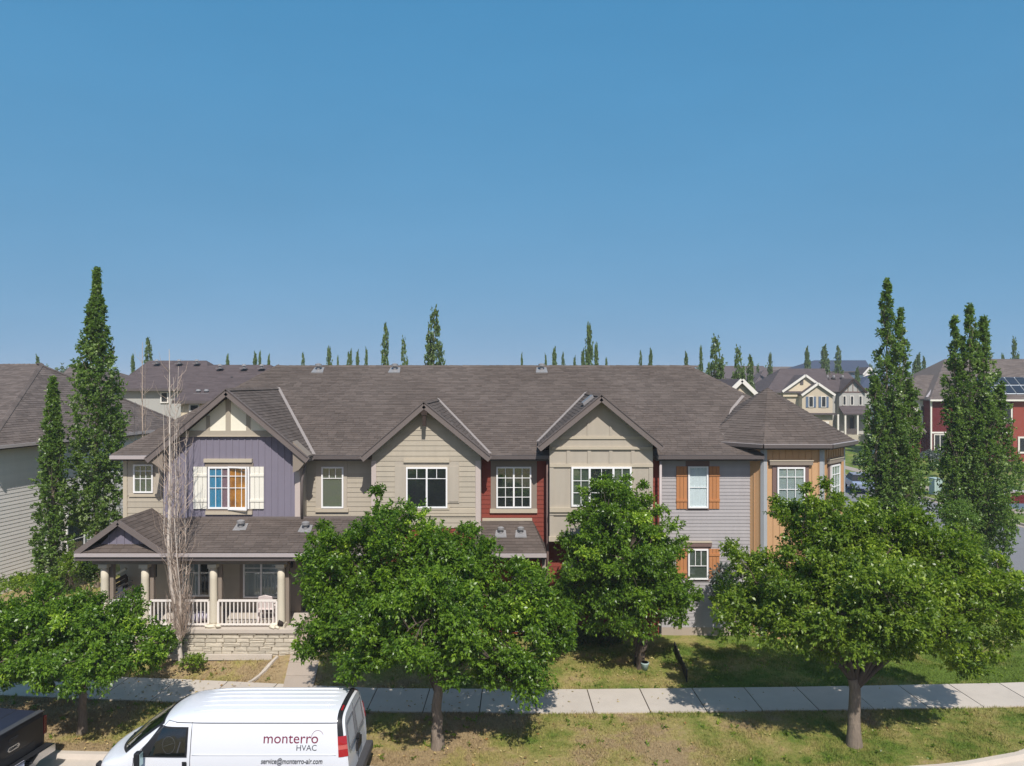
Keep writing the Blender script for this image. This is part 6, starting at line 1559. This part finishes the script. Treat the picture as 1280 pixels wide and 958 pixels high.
# pale car glimpsed behind the corner tree
CR = thing('parked_car', 'pale blue car glimpsed between the turret corner and the twin topped poplar', 'car', (X(1073, 62), 62, 0))
OC = (X(1073, 62), 62.0, 0.0); AC = R(75)
MB().prism([(-2.2, -.88, .35), (2.2, -.88, .35), (2.25, -.86, .75), (1.3, -.86, .92), (-1.9, -.86, .95), (-2.25, -.86, .8)], (0, 1.74, 0)).xf(OC, AC).build('body', M['carsilver'], CR, bevel=.06)
MB().add([(-1.7, -.84, .93), (1.25, -.84, .9), (.55, -.66, 1.42), (-1.1, -.66, 1.42), (-1.7, .84, .93), (1.25, .84, .9), (.55, .66, 1.42), (-1.1, .66, 1.42)], [(0,1,2,3),(7,6,5,4),(1,5,6,2),(0,3,7,4)]).xf(OC, AC).build('windows', M['black_pl'], CR)
MB().box(-1.1, .55, -.66, .66, 1.42, 1.47).xf(OC, AC).build('car_roof', M['carsilver'], CR, bevel=.02)
for xw in (-1.35, 1.35):
    for sg in (-1, 1): MB().tube([(xw, sg*.8-.1, .33), (xw, sg*.8+.1, .33)], .33, 18).xf(OC, AC).build('wheel', M['tyre'], CR)
# ------------------------------------------------------------------ small things round the porch and lawns
pc = thing('porch_chair', 'white plastic chair behind the right part of the porch railing', 'chair', (X(336, 24.3), 24.3, ZP))
cx_, cy_ = X(336, 24.3), 24.3
bxo('seat', M['plastic_w'], pc, cx_-.27, cx_+.27, cy_-.27, cy_+.25, ZP+.40, ZP+.44)
MB().prism([(cx_-.27, cy_-.25, ZP+.44), (cx_+.27, cy_-.25, ZP+.44), (cx_+.23, cy_-.36, ZP+.86), (cx_, cy_-.38, ZP+.92), (cx_-.23, cy_-.36, ZP+.86)], (0, .04, .01)).build('backrest', M['plastic_w'], pc)
for sx in (-.24, .24):
    for sy in (-.24, .22): MB().bar((cx_+sx*1.1, cy_+sy*1.1, ZP), (cx_+sx, cy_+sy, ZP+.4), .05, .05, up=(0, 1, 0)).build('leg', M['plastic_w'], pc)
    MB().bar((cx_+sx*1.15, cy_-.3, ZP+.66), (cx_+sx*1.15, cy_+.24, ZP+.62), .06, .035).build('armrest', M['plastic_w'], pc)
# folded cushion pile behind the middle railing
g = np.random.default_rng(77)
def lump(name, label, cat, c, r, seed, m, n=220, squash=1.0, extra=None):
    """uneven rounded mass made of merged lobes, shrink wrapped by direction"""
    g = np.random.default_rng(seed); t = thing(name, label, cat, (c[0], c[1], c[2]-r[2]))
    nb = 7; B = g.normal(0, 1, (nb, 3)); B /= np.linalg.norm(B, axis=1)[:, None]; A = g.uniform(.1, .42, nb)
    vs = []; fs = []; nu, nv = 20, 12
    for j in range(nv+1):
        for i in range(nu):
            th = 2*math.pi*i/nu; ph = math.pi*j/nv; d_ = np.array([math.cos(th)*math.sin(ph), math.sin(th)*math.sin(ph), math.cos(ph)])
            k = .75 + (A*np.exp(-8*(1-B@d_))).sum()
            z = c[2]+d_[2]*r[2]*k; vs.append((c[0]+d_[0]*r[0]*k, c[1]+d_[1]*r[1]*k, max(z, c[2]-r[2])))
    for j in range(nv):
        for i in range(nu): fs.append((j*nu+i, (j+1)*nu+i, (j+1)*nu+(i+1) % nu, j*nu+(i+1) % nu))
    MB().add(vs, fs).build('body', M[m], t, smooth=True)
    if extra: extra(t, c, r)
    return t
lump('cushion', 'crumpled mauve cushion on the porch floor behind the middle railing', 'cushion', (X(251, 24.0), 24.0, ZP+.20), (.36, .25, .20), 3, 'fabric')
def dogx(t, c, r):
    MB().tube([(c[0]+r[0]*.75, c[1]-.04, c[2]+.02), (c[0]+r[0]*1.0, c[1]-.05, c[2]+.09), (c[0]+r[0]*1.3, c[1]-.05, c[2]+.05), (c[0]+r[0]*1.5, c[1]-.05, c[2]-.02)], [.05, .10, .085, .03], 10).build('head', M['orn_d'], t, smooth=True)
    for k in (-.5, .3): MB().tube([(c[0]+r[0]*k, c[1]-r[1]*.6, c[2]-r[2]*.5), (c[0]+r[0]*k+.12, c[1]-r[1]*1.1, c[2]-r[2]+.03)], [.05, .035], 8).build('paw', M['orn'], t, smooth=True)
lump('garden_ornament', 'white lying animal ornament with dark head on the porch ledge by the right column', 'ornament', (X(343, 23.38), 23.40, ZP+.10), (.19, .09, .10), 5, 'orn', extra=dogx)
def dog2(t, c, r):
    MB().tube([(c[0]+r[0]*.75, c[1]-.04, c[2]+.0), (c[0]+r[0]*1.0, c[1]-.05, c[2]+.03), (c[0]+r[0]*1.35, c[1]-.05, c[2]+.0)], [.05, .07, .03], 10).build('head', M['orn'], t, smooth=True)
lump('garden_ornament', 'white lying animal ornament with pale head on the porch ledge by the middle column', 'ornament', (X(264, 23.38), 23.38, ZP+.07), (.25, .09, .08), 8, 'orn', extra=dog2)
# dark bench with pale lettering panel at the open left end of the porch
bn = thing('porch_bench', 'dark slatted bench with a pale panel at the open left end of the porch', 'bench', (X(148, 24.9), 24.9, ZP))
ax_, bx_ = X(139, 24.9), X(158, 24.9)
for k in range(5):
    z_ = ZP+.40+k*.16
    MB().bar((ax_, 24.9, z_), (bx_, 24.9, z_+.30), .04, .12).build('slat', M['dkwood'], bn)
MB().bar((ax_, 24.88, ZP+1.28), (bx_, 24.88, ZP+1.58), .07, .07).build('top_rail', M['column'], bn)
for k in (0, 1): bxo('post', M['dkwood'], bn, (ax_, bx_)[k]-.03, (ax_, bx_)[k]+.03, 24.86, 24.94, ZP, ZP+1.0+.3*k)
MB().prism([(X(147, 24.85), 24.85, ZP+.72), (X(153, 24.85), 24.85, ZP+.78), (X(153, 24.85), 24.85, ZP+1.0), (X(147, 24.85), 24.85, ZP+.92)], (0, .02, 0)).build('panel', M['gutter_l'], bn)
# slanted stair rail beyond it
sr = MB().bar((X(139, 24.3), 24.3, ZP+.98), (X(166, 24.3), 24.3, ZP+1.32), .05, .05).build('stair_rail', M['dtan'], None); tag(sr, 'slanted tan hand rail at the left side of the porch', 'rail')
# low black edging fence between two lawns
fx = [(X(843, 24.6), 24.6), (X(858.5, 22.15), 22.15)]
fe = thing('lawn_divider', 'low black divider fence running from the grey section towards the pavement', 'fence', (fx[1][0], fx[1][1], 0))
for k in range(5):
    t0, t1 = k/5, (k+1)/5-.004; a = (lp(fx[0][0], fx[1][0], t0), lp(fx[0][1], fx[1][1], t0)); b = (lp(fx[0][0], fx[1][0], t1), lp(fx[0][1], fx[1][1], t1))
    MB().bar((a[0], a[1], .22), (b[0], b[1], .22), .03, .32).build('panel', M['blackm'], fe)
    bxo('post', M['blackm'], fe, b[0]-.02, b[0]+.02, b[1]-.02, b[1]+.02, 0, .42)
# pale planter under the upright tree
pt = thing('plant_pot', 'small pale blue pot in the shade at the foot of the upright tree', 'pot', (X(806, 22.9), 22.9, .08))
px_, py_ = X(806, 22.9), 22.9
MB().tube([(px_, py_, .08), (px_, py_, .30), (px_, py_, .34), (px_, py_, .34), (px_, py_, .26)], [.09, .13, .15, .12, .11], 14).build('pot', M['util'], pt, smooth=True)
MB().tube([(px_, py_, .27), (px_, py_, .29)], [.115, .115], 12).build('soil', M['orn_d'], pt)
# ------------------------------------------------------------------ thin summer smoke haze
hm = bpy.data.materials.new('haze_air'); hm.use_nodes = True; n_ = hm.node_tree.nodes; n_.clear()
hv = n_.new('ShaderNodeVolumePrincipled'); hv.inputs['Density'].default_value = 0.0006; hv.inputs['Color'].default_value = (0.93, 0.96, 1, 1); hv.inputs['Anisotropy'].default_value = 0.0
ho = n_.new('ShaderNodeOutputMaterial'); hm.node_tree.links.new(hv.outputs[0], ho.inputs['Volume'])
hz = MB().box(-1600, 1600, -310, 3100, -1.7, 22.0).build('haze', hm, None, kind='stuff'); tag(hz, 'thin pale smoke haze that fades the far houses and trees', 'haze')
